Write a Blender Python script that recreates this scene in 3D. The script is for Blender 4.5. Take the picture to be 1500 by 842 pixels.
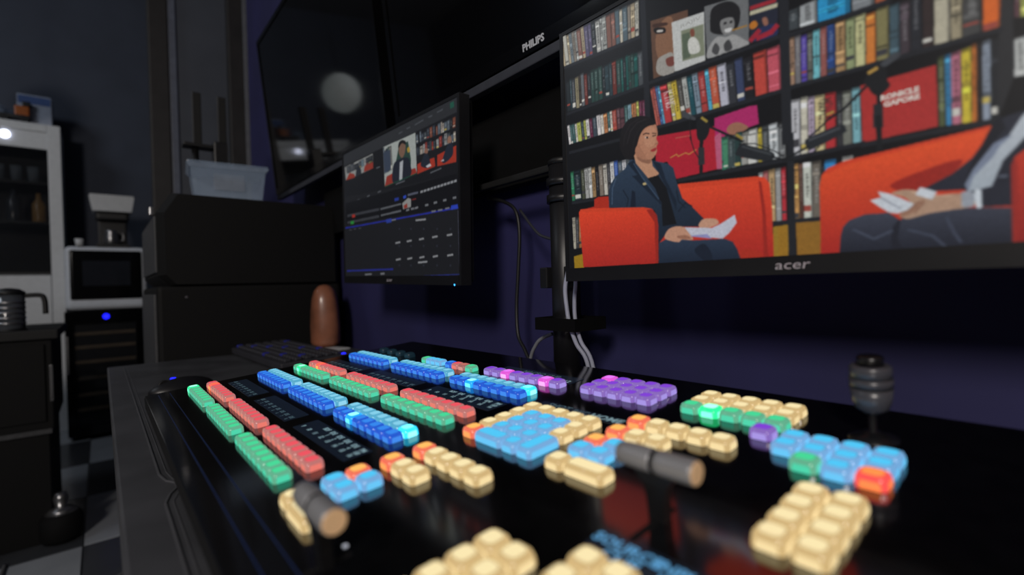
import bpy, bmesh, math, random
import numpy as np
from mathutils import Vector, Matrix

# ------------------------------------------------------------------ camera
scene = bpy.context.scene
COL = scene.collection
for o in list(bpy.data.objects):
    bpy.data.objects.remove(o)
scene.view_settings.view_transform = 'Standard'
scene.view_settings.look = 'None'
scene.view_settings.exposure = 0.0
scene.view_settings.gamma = 1.0
scene.view_settings.use_curve_mapping = False

cam_d = bpy.data.cameras.new('camera')
cam = bpy.data.objects.new('camera', cam_d)
COL.objects.link(cam)
cam_d.sensor_width = 36.0
cam_d.lens = 16.8
cam_d.clip_start = 0.01
cam_d.dof.use_dof = True
cam_d.dof.focus_distance = 0.68
cam_d.dof.aperture_fstop = 2.5
cam.matrix_world = Matrix(((0.65197, 0.01408, 0.75811, 0.0),
                           (0.75770, 0.02576, -0.65210, -0.01327),
                           (-0.02871, 0.99957, 0.00613, 0.95945),
                           (0, 0, 0, 1)))
scene.camera = cam

# ------------------------------------------------------------------ world and unseen fill lamps
world = bpy.data.worlds.new('world')
scene.world = world
world.use_nodes = True
world.node_tree.nodes['Background'].inputs[0].default_value = (0.35, 0.42, 0.6, 1)
world.node_tree.nodes['Background'].inputs[1].default_value = 0.02

def area(name, loc, target, size, power, color):
    d = bpy.data.lights.new(name, 'AREA')
    d.shape = 'DISK'
    d.size = size
    d.energy = power
    d.color = color
    o = bpy.data.objects.new(name, d)
    o.location = loc
    o.rotation_euler = (Vector(target) - Vector(loc)).to_track_quat('-Z', 'Y').to_euler()
    COL.objects.link(o)
    return o

area('fill_light_desk', (1.1, -1.95, 2.2), (-1.0, 0.35, 0.85), 0.6, 58.0, (1.0, 0.92, 0.85))  # unseen fill lamp, added behind the camera to brighten faces turned this way
area('fill_light_kitchen', (-2.6, -2.1, 3.2), (-4.6, 0.0, 1.4), 0.8, 15.0, (0.84, 0.91, 1.0))  # unseen lamp added to light the kitchen, kept out of the television reflections

# ------------------------------------------------------------------ helpers
def lin(c):
    return tuple(((v / 255.0) / 12.92 if v / 255.0 <= 0.04045 else ((v / 255.0 + 0.055) / 1.055) ** 2.4) for v in c)

MATS = {}
def mat(name, rgb, rough=0.5, metal=0.0, ior=1.5, emit=0.0, ergb=None, grain=0.12, scale=30.0, bump=0.0, coat=0.0, alpha=1.0, trans=0.0, spec=0.5):
    if name in MATS:
        return MATS[name]
    m = bpy.data.materials.new(name)
    m.use_nodes = True
    nt = m.node_tree
    b = nt.nodes['Principled BSDF']
    c = lin(rgb)
    b.inputs['Roughness'].default_value = rough
    b.inputs['Metallic'].default_value = metal
    b.inputs['IOR'].default_value = ior
    b.inputs['Specular IOR Level'].default_value = spec
    b.inputs['Coat Weight'].default_value = coat
    b.inputs['Coat Roughness'].default_value = 0.08
    b.inputs['Alpha'].default_value = alpha
    b.inputs['Transmission Weight'].default_value = trans
    tc = nt.nodes.new('ShaderNodeTexCoord')
    nz = nt.nodes.new('ShaderNodeTexNoise')
    nz.inputs['Scale'].default_value = scale
    nz.inputs['Detail'].default_value = 4.0
    nt.links.new(tc.outputs['Object'], nz.inputs['Vector'])
    rp = nt.nodes.new('ShaderNodeValToRGB')
    rp.color_ramp.elements[0].position = 0.3
    rp.color_ramp.elements[1].position = 0.7
    rp.color_ramp.elements[0].color = tuple(v * (1 - grain) for v in c) + (1,)
    rp.color_ramp.elements[1].color = tuple(min(1, v * (1 + grain)) for v in c) + (1,)
    nt.links.new(nz.outputs['Fac'], rp.inputs['Fac'])
    nt.links.new(rp.outputs['Color'], b.inputs['Base Color'])
    if emit > 0:
        b.inputs['Emission Color'].default_value = lin(ergb or rgb) + (1,)
        b.inputs['Emission Strength'].default_value = emit
    if bump > 0:
        bp = nt.nodes.new('ShaderNodeBump')
        bp.inputs['Strength'].default_value = bump
        bp.inputs['Distance'].default_value = 0.002
        nt.links.new(nz.outputs['Fac'], bp.inputs['Height'])
        nt.links.new(bp.outputs['Normal'], b.inputs['Normal'])
    MATS[name] = m
    return m

def obj(name, mesh, m=None, parent=None, loc=(0, 0, 0), rot=(0, 0, 0), smooth=False):
    o = bpy.data.objects.new(name, mesh)
    COL.objects.link(o)
    if m is not None and not mesh.materials:
        mesh.materials.append(m)
    if smooth:
        mesh.polygons.foreach_set('use_smooth', [True] * len(mesh.polygons))
    o.location = loc
    o.rotation_euler = rot
    if parent is not None:
        o.parent = parent
    return o

def thing(name, label, cat, loc=(0, 0, 0), rot=(0, 0, 0), group=None):
    o = bpy.data.objects.new(name, None)
    o.empty_display_size = 0.05
    COL.objects.link(o)
    o.location = loc
    o.rotation_euler = rot
    tag(o, label, cat, group)
    return o

def tag(o, label, cat, group=None):
    o['label'] = label
    o['category'] = cat
    if group:
        o['group'] = group
    return o

def struct(o, label=None, cat=None):
    o['kind'] = 'structure'
    if label:
        o['label'] = label
        o['category'] = cat
    return o

def me(name, bm):
    m = bpy.data.meshes.new(name)
    bm.normal_update()
    bm.to_mesh(m)
    bm.free()
    return m

def box_bm(lo, hi, bev=0.0, seg=2, bm=None):
    own = bmesh.new()
    r = bmesh.ops.create_cube(own, size=1.0)
    s = [hi[i] - lo[i] for i in range(3)]
    c = [(hi[i] + lo[i]) / 2 for i in range(3)]
    bmesh.ops.scale(own, vec=s, verts=own.verts)
    bmesh.ops.translate(own, vec=c, verts=own.verts)
    if bev > 0:
        bmesh.ops.bevel(own, geom=list(own.edges), offset=bev, segments=seg, affect='EDGES', profile=0.6)
    if bm is None:
        return own
    tmp = bpy.data.meshes.new('t')
    own.to_mesh(tmp)
    own.free()
    bm.from_mesh(tmp)
    bpy.data.meshes.remove(tmp)
    return bm

def box(name, lo, hi, m, parent=None, bev=0.0, seg=2, loc=(0, 0, 0), rot=(0, 0, 0)):
    return obj(name, me(name, box_bm(lo, hi, bev, seg)), m, parent, loc, rot, smooth=False)

def lathe(name, prof, m, parent=None, loc=(0, 0, 0), rot=(0, 0, 0), n=28, smooth=True):
    """prof: (radius, z) from bottom to top; closed with caps where radius > 0."""
    bm = bmesh.new()
    rings = []
    for r, z in prof:
        if r < 1e-6:
            rings.append([bm.verts.new((0, 0, z))])
        else:
            rings.append([bm.verts.new((r * math.cos(2 * math.pi * i / n), r * math.sin(2 * math.pi * i / n), z)) for i in range(n)])
    for a, b in zip(rings[:-1], rings[1:]):
        for i in range(n):
            j = (i + 1) % n
            if len(a) == 1 and len(b) == 1:
                continue
            if len(a) == 1:
                bm.faces.new((a[0], b[j], b[i]))
            elif len(b) == 1:
                bm.faces.new((a[i], a[j], b[0]))
            else:
                bm.faces.new((a[i], a[j], b[j], b[i]))
    if len(rings[0]) > 1:
        bm.faces.new(list(reversed(rings[0])))
    if len(rings[-1]) > 1:
        bm.faces.new(rings[-1])
    mesh = me(name, bm)
    o = obj(name, mesh, m, parent, loc, rot)
    if smooth:
        for p in mesh.polygons:
            p.use_smooth = len(p.vertices) < 5
    return o

def smooth_path(pts, per=6):
    P = [Vector(p) for p in pts]
    out = []
    for i in range(len(P) - 1):
        p0 = P[max(i - 1, 0)]; p1 = P[i]; p2 = P[i + 1]; p3 = P[min(i + 2, len(P) - 1)]
        for k in range(per):
            t = k / per
            out.append(0.5 * ((2 * p1) + (-p0 + p2) * t + (2 * p0 - 5 * p1 + 4 * p2 - p3) * t * t + (-p0 + 3 * p1 - 3 * p2 + p3) * t ** 3))
    out.append(P[-1])
    return out

def tube(name, pts, r, m, parent=None, n=10, per=6):
    path = smooth_path(pts, per)
    bm = bmesh.new()
    prev = None
    up = Vector((0.13, 0.31, 0.94))
    first = last = None
    for i, p in enumerate(path):
        t = (path[min(i + 1, len(path) - 1)] - path[max(i - 1, 0)]).normalized()
        u = up - t * up.dot(t)
        if u.length < 1e-3:
            u = Vector((1, 0, 0)) - t * t.x
        u.normalize()
        v = t.cross(u)
        up = u
        ring = [bm.verts.new(p + r * (math.cos(2 * math.pi * k / n) * u + math.sin(2 * math.pi * k / n) * v)) for k in range(n)]
        if prev:
            for k in range(n):
                j = (k + 1) % n
                bm.faces.new((prev[k], prev[j], ring[j], ring[k]))
        else:
            first = ring
        prev = ring
    bm.faces.new(list(reversed(first)))
    bm.faces.new(prev)
    return obj(name, me(name, bm), m, parent, smooth=True)

def text_mesh(body, size, extrude=0.0, bold=0.0, align='CENTER', shear=0.0):
    cu = bpy.data.curves.new('txt', 'FONT')
    cu.body = body
    cu.size = size
    cu.extrude = extrude
    cu.offset = bold
    cu.shear = shear
    cu.align_x = align
    cu.align_y = 'CENTER'
    cu.resolution_u = 2
    t = bpy.data.objects.new('txt', cu)
    COL.objects.link(t)
    bpy.context.view_layer.update()
    dg = bpy.context.evaluated_depsgraph_get()
    m = bpy.data.meshes.new_from_object(t.evaluated_get(dg))
    bpy.data.objects.remove(t)
    bpy.data.curves.remove(cu)
    return m

# ------------------------------------------------------------------ materials
M_panel = mat('glossy_black_panel', (10, 10, 12), rough=0.10, grain=0.3, scale=60, ior=2.2)
M_panel_side = mat('panel_side_black', (14, 14, 16), rough=0.7, spec=0.3)
M_desk = mat('dark_grey_desk', (66, 67, 71), rough=0.36, grain=0.3, scale=9, bump=0.05)
M_desk_edge = mat('desk_groove_edge', (92, 93, 98), rough=0.3, metal=0.2)
M_black = mat('matt_black', (16, 16, 18), rough=0.5)
M_black_gloss = mat('gloss_black', (8, 8, 9), rough=0.12, grain=0.05)
M_bezel = mat('bezel_black', (22, 22, 25), rough=0.42)
M_rubber = mat('black_rubber', (13, 13, 14), rough=0.7)
M_wall = mat('navy_wall_paint', (36, 35, 82), rough=0.75, grain=0.15, scale=5, bump=0.15)
M_far = mat('slate_blue_wall_paint', (62, 68, 82), rough=0.8, grain=0.1, scale=4)
M_post = mat('dark_timber', (34, 32, 32), rough=0.6, grain=0.25, scale=14)
M_door = mat('grey_door_paint', (70, 75, 84), rough=0.5, grain=0.08, scale=6)
M_white = mat('white_laminate', (200, 202, 204), rough=0.45, grain=0.04)
M_grey = mat('pale_grey_plastic', (205, 210, 218), rough=0.4, grain=0.06)
M_steel = mat('brushed_steel', (150, 150, 152), rough=0.3, metal=0.9)
M_cable_w = mat('pale_grey_cable', (150, 154, 170), rough=0.5)
M_cable_b = mat('black_cable', (17, 17, 19), rough=0.5)
M_case = mat('black_case_vinyl', (8, 8, 9), rough=0.7, grain=0.2, scale=500, bump=0.03, spec=0.25)
M_case_side = mat('dark_grey_case_side', (58, 59, 62), rough=0.6, grain=0.2, scale=80)
M_wood = mat('polished_brown_wood', (138, 88, 66), rough=0.4, grain=0.35, scale=12, bump=0.2, coat=0.3)
M_key = mat('key_plastic', (46, 46, 52), rough=0.5)
M_handle = mat('anodised_grey', (150, 151, 155), rough=0.38, metal=0.3, grain=0.05)
M_handle_cap = mat('warm_lit_cap', (244, 204, 160), rough=0.5, metal=0.0, grain=0.04)  # warm light of the yellow buttons put into the cap's base colour
M_stem = mat('black_stem', (20, 20, 22), rough=0.3)
M_logo = mat('silver_lettering', (205, 208, 215), rough=0.3, metal=0.2, grain=0.03)
M_logo_dim = mat('dull_silver_lettering', (190, 182, 190), rough=0.35, metal=0.2, grain=0.03)

# ------------------------------------------------------------------ the room
WY = 0.66        # face of the navy wall behind the monitors
floor = struct(box('floor', (-5.3, -2.6, -0.06), (1.4, 0.9, -0.006), M_black))
M_tile_w = mat('white_floor_tile', (150, 154, 160), rough=0.25, grain=0.1, scale=5)
M_tile_g = mat('grey_floor_tile', (60, 62, 66), rough=0.25, grain=0.12, scale=5)
tile_meshes = {}
for k, mm in ((0, M_tile_w), (1, M_tile_g)):
    tm = me('tile', box_bm((-0.298, -0.298, -0.006), (0.298, 0.298, 0.0), 0.002, 1))
    tm.materials.append(mm)
    tile_meshes[k] = tm
for i in range(9):
    for j in range(5):
        x = -3.4 + 0.6 * (i - 3) + 0.01
        y = -0.39 + 0.6 * (j - 3)
        if -5.2 < x < 0.9 and -2.3 < y < 0.6:
            obj('tile', tile_meshes[(i + j) % 2], None, floor, (x, y, 0.0))
struct(box('wall_back', (-3.1, WY, 0.0), (1.4, WY + 0.12, 3.6), M_wall))
struct(box('wall_far', (-5.22, -2.6, 0.0), (-5.1, 0.9, 3.6), M_far))
struct(box('wall_front', (-5.22, -2.6, 0.0), (1.4, -2.5, 3.6), M_far))
struct(box('wall_right', (1.3, -2.5, 0.0), (1.4, WY, 3.6), M_far))
struct(box('wall_kitchen', (-5.1, 0.78, 0.0), (-3.1, 0.9, 3.6), M_far))
struct(box('ceiling', (-5.22, -2.6, 3.6), (1.4, 0.9, 3.66), mat('ceiling_paint', (120, 122, 128), rough=0.8)))
# doorway beyond the end of the navy wall
struct(box('trim_1', (-3.16, 0.205, 0.0), (-3.08, 0.29, 3.6), M_post, bev=0.006))
d1 = struct(box('door_1', (-3.14, 0.29, 0.0), (-3.10, 0.565, 3.6), M_door, bev=0.004))
box('door_edge', (-3.10, 0.292, 0.0), (-3.085, 0.325, 3.6), mat('door_edge_paint', (92, 98, 112), rough=0.5), d1, 0.004)
struct(box('trim_2', (-3.16, 0.565, 0.0), (-3.06, 0.648, 3.6), M_post, bev=0.006))
struct(box('trim_3', (-3.06, 0.640, 0.0), (-3.045, 0.66, 3.6), mat('door_trim_edge', (96, 98, 104), rough=0.5), bev=0.002))

# ------------------------------------------------------------------ desk
DZ = 0.770
desk = thing('desk', 'long dark grey desk with a grooved front border under the lit control panel', 'desk', (-0.6, 0.3, 0.0))
def rel(p, o):
    return tuple(p[i] - o[i] for i in range(3))
DO = (-0.6, 0.3, 0.0)
def dbox(name, lo, hi, m, bev=0.0):
    return box(name, rel(lo, DO), rel(hi, DO), m, desk, bev)
dbox('desk_top', (-1.67, -0.006, DZ - 0.028), (0.75, 0.60, DZ), M_desk, 0.003)
# raised border lines with the little notch
def strip(pts, w, z0, z1, name, m, parent, off):
    bm = bmesh.new()
    prev = None
    P = [Vector(p) for p in pts]
    for i, p in enumerate(P):
        t = (P[min(i + 1, len(P) - 1)] - P[max(i - 1, 0)]).normalized()
        nrm = Vector((-t.y, t.x))
        a = p + nrm * w / 2
        b = p - nrm * w / 2
        ring = [bm.verts.new((a.x - off[0], a.y - off[1], z1 - off[2])), bm.verts.new((b.x - off[0], b.y - off[1], z1 - off[2])),
                bm.verts.new((b.x - off[0], b.y - off[1], z0 - off[2])), bm.verts.new((a.x - off[0], a.y - off[1], z0 - off[2]))]
        if prev:
            for k in range(4):
                bm.faces.new((prev[k], prev[(k + 1) % 4], ring[(k + 1) % 4], ring[k]))
        else:
            bm.faces.new(ring)
        prev = ring
    bm.faces.new(list(reversed(prev)))
    bmesh.ops.recalc_face_normals(bm, faces=bm.faces)
    return obj(name, me(name, bm), m, parent)
strip([(-1.62, 0.027), (-0.625, 0.028), (-0.600, 0.032), (-0.588, 0.0385), (-0.572, 0.0385), (-0.556, 0.031), (-0.535, 0.026), (0.7, 0.025)], 0.0016, DZ - 0.001, DZ + 0.0012, 'border_line', M_desk_edge, desk, DO)
strip([(-1.62, 0.0335), (-0.63, 0.0345), (-0.60, 0.038), (-0.588, 0.0445), (-0.572, 0.0445), (-0.55, 0.036), (-0.535, 0.032), (0.7, 0.031)], 0.0008, DZ - 0.001, DZ + 0.0006, 'border_line', M_desk_edge, desk, DO)
dbox('apron', (-1.60, 0.02, DZ - 0.10), (0.7, 0.045, DZ - 0.028), M_black)
for x in (-0.70, -1.60, 0.66):
    lg = dbox('leg', (x - 0.03, 0.012, 0.0), (x + 0.03, 0.06, DZ - 0.028), M_black, 0.004)
    for z in (0.62, 0.52):
        lathe('bolt', [(0.009, 0), (0.009, 0.004), (0.005, 0.006)], M_steel, lg, rel((x + 0.03, 0.03, z), DO), (0, math.pi / 2, 0), 10)
    dbox('leg', (x - 0.03, 0.53, 0.0), (x + 0.03, 0.58, DZ - 0.028), M_black, 0.004)

# ------------------------------------------------------------------ the video switcher panel
S = 0.16
TILT = math.radians(4.757)
sw = thing('production_switcher', 'long glossy black control panel covered in glowing coloured buttons', 'control panel', (0, 0, 0.80), (TILT, 0, 0))
X0, X1, Y0, Y1 = -0.937, 0.015, 0.033, 0.503
box('panel_body', (X0, Y0, -0.022), (X1, Y1, -0.0015), M_panel_side, sw, 0.003)
surface = box('panel_surface', (X0 + 0.001, Y0 + 0.001, -0.0025), (X1 - 0.001, Y1 - 0.001, 0.0), M_panel, sw, 0.0008, 1)
# wedge feet below the body (the panel leans up towards the wall)
bm = bmesh.new()
for (ya, yb) in ((0.06, 0.10), (0.44, 0.49)):
    for (xa, xb) in ((X0 + 0.04, X0 + 0.09), (X1 - 0.09, X1 - 0.04)):
        vs = []
        for x in (xa, xb):
            for y in (ya, yb):
                zz = (DZ + 0.0004 - 0.80 - y * math.sin(TILT)) / math.cos(TILT)
                vs.append((bm.verts.new((x, y, zz)), bm.verts.new((x, y, -0.02))))
        a, b, c, d = vs
        bm.faces.new((a[0], b[0], d[0], c[0])); bm.faces.new((a[1], c[1], d[1], b[1]))
        bm.faces.new((a[0], a[1], b[1], b[0])); bm.faces.new((c[0], d[0], d[1], c[1]))
        bm.faces.new((a[0], c[0], c[1], a[1])); bm.faces.new((b[0], b[1], d[1], d[0]))
bmesh.ops.recalc_face_normals(bm, faces=bm.faces)
obj('feet', me('feet', bm), M_rubber, sw)
M_line = mat('blue_print_line', (32, 48, 92), rough=0.3, grain=0.05)
for y in (0.050, 0.0645):
    box('printed_line', (X0 + 0.02, y - 0.0005, 0.0), (X1 - 0.02, y + 0.0005, 0.0002), M_line, sw)

def button_mesh(sx, sy, h, mats):
    bm = bmesh.new()
    def ring(inset, z, r):
        hx, hy = sx / 2 - inset, sy / 2 - inset
        out = []
        for (cx, cy, a0) in ((1, 1, 0), (-1, 1, 90), (-1, -1, 180), (1, -1, 270)):
            for a in (0, 45, 90):
                an = math.radians(a0 + a)
                out.append(bm.verts.new((cx * (hx - r) + r * math.cos(an), cy * (hy - r) + r * math.sin(an), z)))
        return out
    k = min(sx, sy)
    rings = [ring(0.03 * k, -0.001, 0.16 * k), ring(0.0, 0.16 * h, 0.18 * k), ring(0.012 * k, 0.62 * h, 0.20 * k), ring(0.055 * k, 0.88 * h, 0.21 * k),
             ring(0.150 * k, 1.0 * h, 0.20 * k), ring(0.172 * k, 0.99 * h, 0.18 * k), ring(0.20 * k, 1.0 * h, 0.16 * k)]
    for ri, (a, b) in enumerate(zip(rings[:-1], rings[1:])):
        for i in range(12):
            f = bm.faces.new((a[i], a[(i + 1) % 12], b[(i + 1) % 12], b[i]))
            f.material_index = 1 if (ri in (0, 1) and i % 3 == 2) else (3 if ri == 4 else (0 if ri == 5 else 2))
            f.smooth = ri >= 2
    f = bm.faces.new(rings[-1])
    f.material_index = 0
    m = me('button', bm)
    for mm in mats:
        m.materials.append(mm)
    return m

def bcol(name, core, side, rim, e=1.0):
    def em(tagname, c, s, rough):
        return mat('button_%s_%s' % (name, tagname), tuple(v * 0.35 for v in c), rough=rough, emit=s, ergb=c, grain=0.05, scale=400)
    return (em('core', core, 1.0 * e, 0.25), em('side', side, 1.05 * e, 0.3), em('rim', rim, 0.85 * e, 0.12), em('seam', rim, 0.45 * e, 0.2))

BC = {
    'green': bcol('green', (70, 214, 150), (74, 205, 165), (104, 184, 148)),
    'green_lit': bcol('green_lit', (150, 255, 205), (110, 250, 190), (40, 235, 140), 1.7),
    'red': bcol('red', (236, 84, 96), (226, 116, 104), (200, 122, 118)),
    'red_lit': bcol('red_lit', (255, 88, 62), (255, 140, 70), (235, 90, 75), 1.7),
    'blue': bcol('blue', (52, 134, 236), (62, 134, 232), (40, 96, 220)),
    'blue_lit': bcol('blue_lit', (130, 225, 255), (90, 200, 255), (30, 150, 255), 1.7),
    'sky': bcol('sky', (130, 205, 232), (140, 205, 230), (92, 180, 215)),
    'sky_lit': bcol('sky_lit', (110, 235, 255), (130, 240, 255), (50, 205, 250), 1.7),
    'yellow': bcol('yellow', (248, 229, 176), (240, 215, 160), (220, 188, 130)),
    'cyan': bcol('cyan', (80, 198, 246), (100, 192, 240), (122, 178, 230)),
    'orange': bcol('orange', (255, 186, 96), (255, 160, 90), (250, 120, 92), 1.05),
    'vermilion': bcol('vermilion', (255, 140, 70), (255, 130, 72), (255, 88, 84), 1.1),
    'purple': bcol('purple', (128, 66, 212), (160, 142, 220), (142, 110, 196)),
    'pink': bcol('pink', (226, 118, 240), (248, 170, 240), (232, 92, 220), 1.1),
    'salmon': bcol('salmon', (196, 110, 100), (206, 140, 130), (170, 110, 105)),
}
BM = {}
BH = 0.052 * S
def button(x, y, col, w=1.0, d=1.0, cross=False):
    """x, y in panel units; w, d in key widths."""
    key = (col, w, d, cross)
    if key not in BM:
        if cross:
            BM[key] = button_mesh(0.107 * S, 0.097 * S, BH, BC[col])
        else:
            BM[key] = button_mesh((0.110 + (w - 1) * 0.118) * S, (0.110 + (d - 1) * 0.118) * S, BH * 1.05, BC[col])
    return obj('crosspoint_button' if cross else 'function_button', BM[key], None, sw, (x * S, y * S, 0.0))

rows = [(0.583, 'green', {(0, 0): 'green_lit'}), (0.742, 'red', {(0, 1): 'red_lit'}),
        (1.204, 'blue', {(2, 2): 'blue_lit'}), (1.306, 'sky', {(2, 7): 'sky_lit'}),
        (1.568, 'green', {(0, 1): 'green_lit'}), (1.734, 'red', {(0, 2): 'red_lit'}),
        (2.198, 'blue', {(2, 2): 'blue_lit'}), (2.300, 'sky', {(2, 7): 'sky_lit'})]
for y, c, special in rows:
    for b in range(3):
        end = -2.555 - 1.087 * (2 - b)
        for k in range(8):
            x = end - 0.0525 - 0.1128 * (7 - k)
            button(x, y, special.get((b, k), c), cross=True)
P = 0.118
def grid(x, y, cols):
    """cols: rows from the front (low y) to the back, each a string of colour letters along x."""
    L = dict(y='yellow', c='cyan', o='orange', v='vermilion', g='green', G='green_lit', p='purple', P='pink', r='red', s='salmon', b='blue', k='sky')
    for j, r_ in enumerate(cols):
        for i, ch in enumerate(r_):
            if ch in L:
                button(x + P * i, y + P * j, L[ch])
# transition section, lower
grid(-2.275, 0.737, ['cc', 'oc'])
button(-2.265, 0.552, 'yellow'); button(-2.075, 0.545, 'yellow', w=2.0)
grid(-2.262, 1.032, ['oyy'])
grid(-2.250, 1.214, ['oyyyy'])
# keypad section
grid(-2.268, 1.553, ['o', 'ycccc'[:4], 'ycccy', 'ycccy', 'yyyyy'])
button(-2.268 + 1.5 * P, 1.553, 'cyan', w=2.0)
button(-2.268 + 3 * P, 1.553, 'cyan')
button(-2.268 + 4 * P, 1.553 + 0.5 * P, 'cyan', d=2.0)
# transition section, upper
grid(-1.588, 1.715, ['cc', 'oc'])
button(-1.588, 1.552, 'yellow'); button(-1.41, 1.556, 'yellow', w=2.0)
grid(-1.578, 2.003, ['oyy'])
grid(-1.574, 2.190, ['oyyyy'])
# purple bank and grid
for k in range(8):
    button(-3.36 + 0.1165 * k, 2.545, 'pink' if k in (2, 6) else 'purple')
grid(-2.245, 2.563, ['ppppp', 'ppppp', 'Ppppp'])
grid(-1.465, 2.570, ['gGggg', 'yyyyy', 'yyyyy'])
button(-1.002, 2.418, 'purple')
grid(-0.855, 2.175, ['.gcv', 'cccc', 'cccc'])
grid(-0.634, 1.553, ['yy', 'yy', 'yy', 'yy'])
# near groups
grid(-1.308, 0.571, ['yy', 'yy', 'yy', 'yy'])
grid(-0.998, 0.826, ['yy', 'yy', 'yy'])
for k, c in enumerate(('green', 'cyan', 'cyan', 'cyan')):
    button(-4.41 + 0.113 * k * 0.8, 2.515, c, cross=True)
for k, c in enumerate(('blue', 'red', 'salmon', 'green')):
    button(-3.955 + 0.113 * k, 2.515, c, cross=True)
M_dark_btn = mat('dark_teal_key', (26, 44, 54), rough=0.4, emit=0.12, ergb=(30, 70, 90))
BC['dark'] = (M_dark_btn, M_dark_btn, M_dark_btn, M_dark_btn)
for k in range(4):
    button(-5.49 + 0.213 * k, 2.55, 'dark', cross=True)

# little displays with their lettering
M_lcd = mat('display_glass', (16, 22, 32), rough=0.16, emit=0.55, ergb=(22, 30, 42), grain=0.05)
M_lcd_txt = mat('display_letters', (120, 150, 160), rough=0.4, emit=0.6, ergb=(120, 150, 158), grain=0.02)
M_lcd_dim = mat('display_letters_dim', (60, 80, 90), rough=0.4, emit=0.6, ergb=(66, 88, 96), grain=0.02)
M_lcd_blue = mat('display_letters_blue', (80, 150, 200), rough=0.4, emit=0.75, ergb=(86, 144, 186), grain=0.02)
TXT = {}
def letters(parent, body, x, y, size, m, z=0.0006):
    key = (body, size, m.name)
    if key not in TXT:
        t = text_mesh(body, size * S, bold=0.002 * S)
        t.materials.clear()
        t.materials.append(m)
        TXT[key] = t
    return obj('lettering', TXT[key], None, parent, (x * S, y * S, z))
def lcd(xa, xb, ya, yb):
    return box('label_display', (xa * S, ya * S, -0.0005), (xb * S, yb * S, 0.0005), M_lcd, sw)
for base in (0.0, 0.985):
    for b in range(3):
        end = -2.545 - 1.087 * (2 - b)
        st = end - 0.89
        d_ = lcd(st, end, 0.882 + base, 1.050 + base)
        for k in range(8):
            x = end - 0.05 - 0.1128 * (7 - k)
            if b == 2:
                letters(d_, str(9 + k), x, 0.937 + base, 0.042, M_lcd_txt)
                if 3 <= k <= 6:
                    letters(d_, str(k - 2), x, 0.975 + base, 0.040, M_lcd_txt)
                if k == 7:
                    letters(d_, '103', x, 0.975 + base, 0.040, M_lcd_txt)
                if k >= 2:
                    letters(d_, 'BDF' if k == 2 else ('PM' if k == 7 else 'IDE'), x, 1.014 + base, 0.044, M_lcd_txt)
            else:
                m_ = M_lcd_dim
                letters(d_, 'IDE', x, 0.942 + base, 0.04, m_)
                letters(d_, str(k + 1), x, 0.905 + base, 0.03, m_)
d_ = lcd(-2.36, -1.71, 2.135, 2.225)
letters(d_, 'HOME', -1.80, 2.180, 0.085, M_lcd_txt); letters(d_, 'SHOT', -2.19, 2.19, 0.075, M_lcd_dim)
letters(d_, 'REC', -2.0, 2.18, 0.07, M_lcd_dim)
d_ = lcd(-3.42, -2.50, 2.640, 2.80)
letters(d_, 'MACRO CLIP', -2.92, 2.735, 0.075, M_lcd_dim); letters(d_, '12', -2.57, 2.675, 0.07, M_lcd_txt)
d_ = lcd(-1.10, -0.62, 1.125, 1.275)
letters(d_, 'SOURCE', -0.97, 1.225, 0.07, M_lcd_blue); letters(d_, 'CLIP', -0.955, 1.165, 0.07, M_lcd_blue)
letters(d_, 'INPUT', -0.76, 1.225, 0.07, M_lcd_blue); letters(d_, 'KEY', -0.76, 1.165, 0.07, M_lcd_blue)

# fader levers
def lever(x, y):
    lx, ly = x * S, y * S
    slot = box('fader_slot', (lx - 0.0022, ly - 0.060, 0.0), (lx + 0.0022, ly + 0.015, 0.0002), M_panel_side, sw)
    bm = bmesh.new()
    sec = [(0.0055, 0.0035, -0.001), (0.0060, 0.0035, 0.012), (0.0075, 0.0036, 0.021), (0.014, 0.0045, 0.029), (0.014, 0.0045, 0.033)]
    prev = None
    for hx, hy, z in sec:
        r = [bm.verts.new((sx_ * hx, sy_ * hy, z)) for sx_, sy_ in ((1, 1), (-1, 1), (-1, -1), (1, -1))]
        if prev:
            for k in range(4):
                bm.faces.new((prev[k], prev[(k + 1) % 4], r[(k + 1) % 4], r[k]))
        else:
            bm.faces.new(list(reversed(r)))
        prev = r
    bm.faces.new(prev)
    st = obj('fader_lever', me('fader_lever', bm), M_stem, sw, (lx, ly, 0.0))
    hl, hr = 0.0250, 0.0073
    for s_, nm in ((-1, 'grip'), (1, 'grip')):
        a, b = (-hl, -0.0012) if s_ < 0 else (0.0012, hl)
        prof = [(hr * 0.90, a), (hr * 0.99, a + 0.002), (hr, a + 0.006), (hr, b - 0.004), (hr * 0.985, b - 0.0015), (hr * 0.94, b)]
        if s_ < 0:
            prof = [(hr * 0.80, a), (hr * 0.88, a + 0.001), (hr * 0.97, a + 0.006), (hr, a + 0.012), (hr, b - 0.0015), (hr * 0.97, b)]
        lathe(nm, prof, M_handle, st, (0, 0, 0.0345), (0, math.pi / 2, 0), 32)
    lathe('grip_ring', [(hr * 0.93, -0.0013), (hr * 0.93, 0.0013)], M_rubber, st, (0, 0, 0.0345), (0, math.pi / 2, 0), 32)
    lathe('end_cap', [(hr * 0.90, hl), (hr * 0.90, hl + 0.0006), (hr * 0.85, hl + 0.001)], M_handle_cap, st, (0, 0, 0.0345), (0, math.pi / 2, 0), 32)
lever(-1.695, 0.483)
lever(-0.990, 1.460)
M_led_w = mat('white_indicator', (220, 225, 235), rough=0.3, emit=0.6, ergb=(205, 210, 222))
for x, y in ((-1.753, 0.579), (-1.072, 1.558)):
    lathe('indicator_light', [(0.0016, 0.0), (0.0016, 0.0006), (0.0008, 0.001)], M_led_w, sw, (x * S, y * S, 0), (0, 0, 0), 12)

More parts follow.
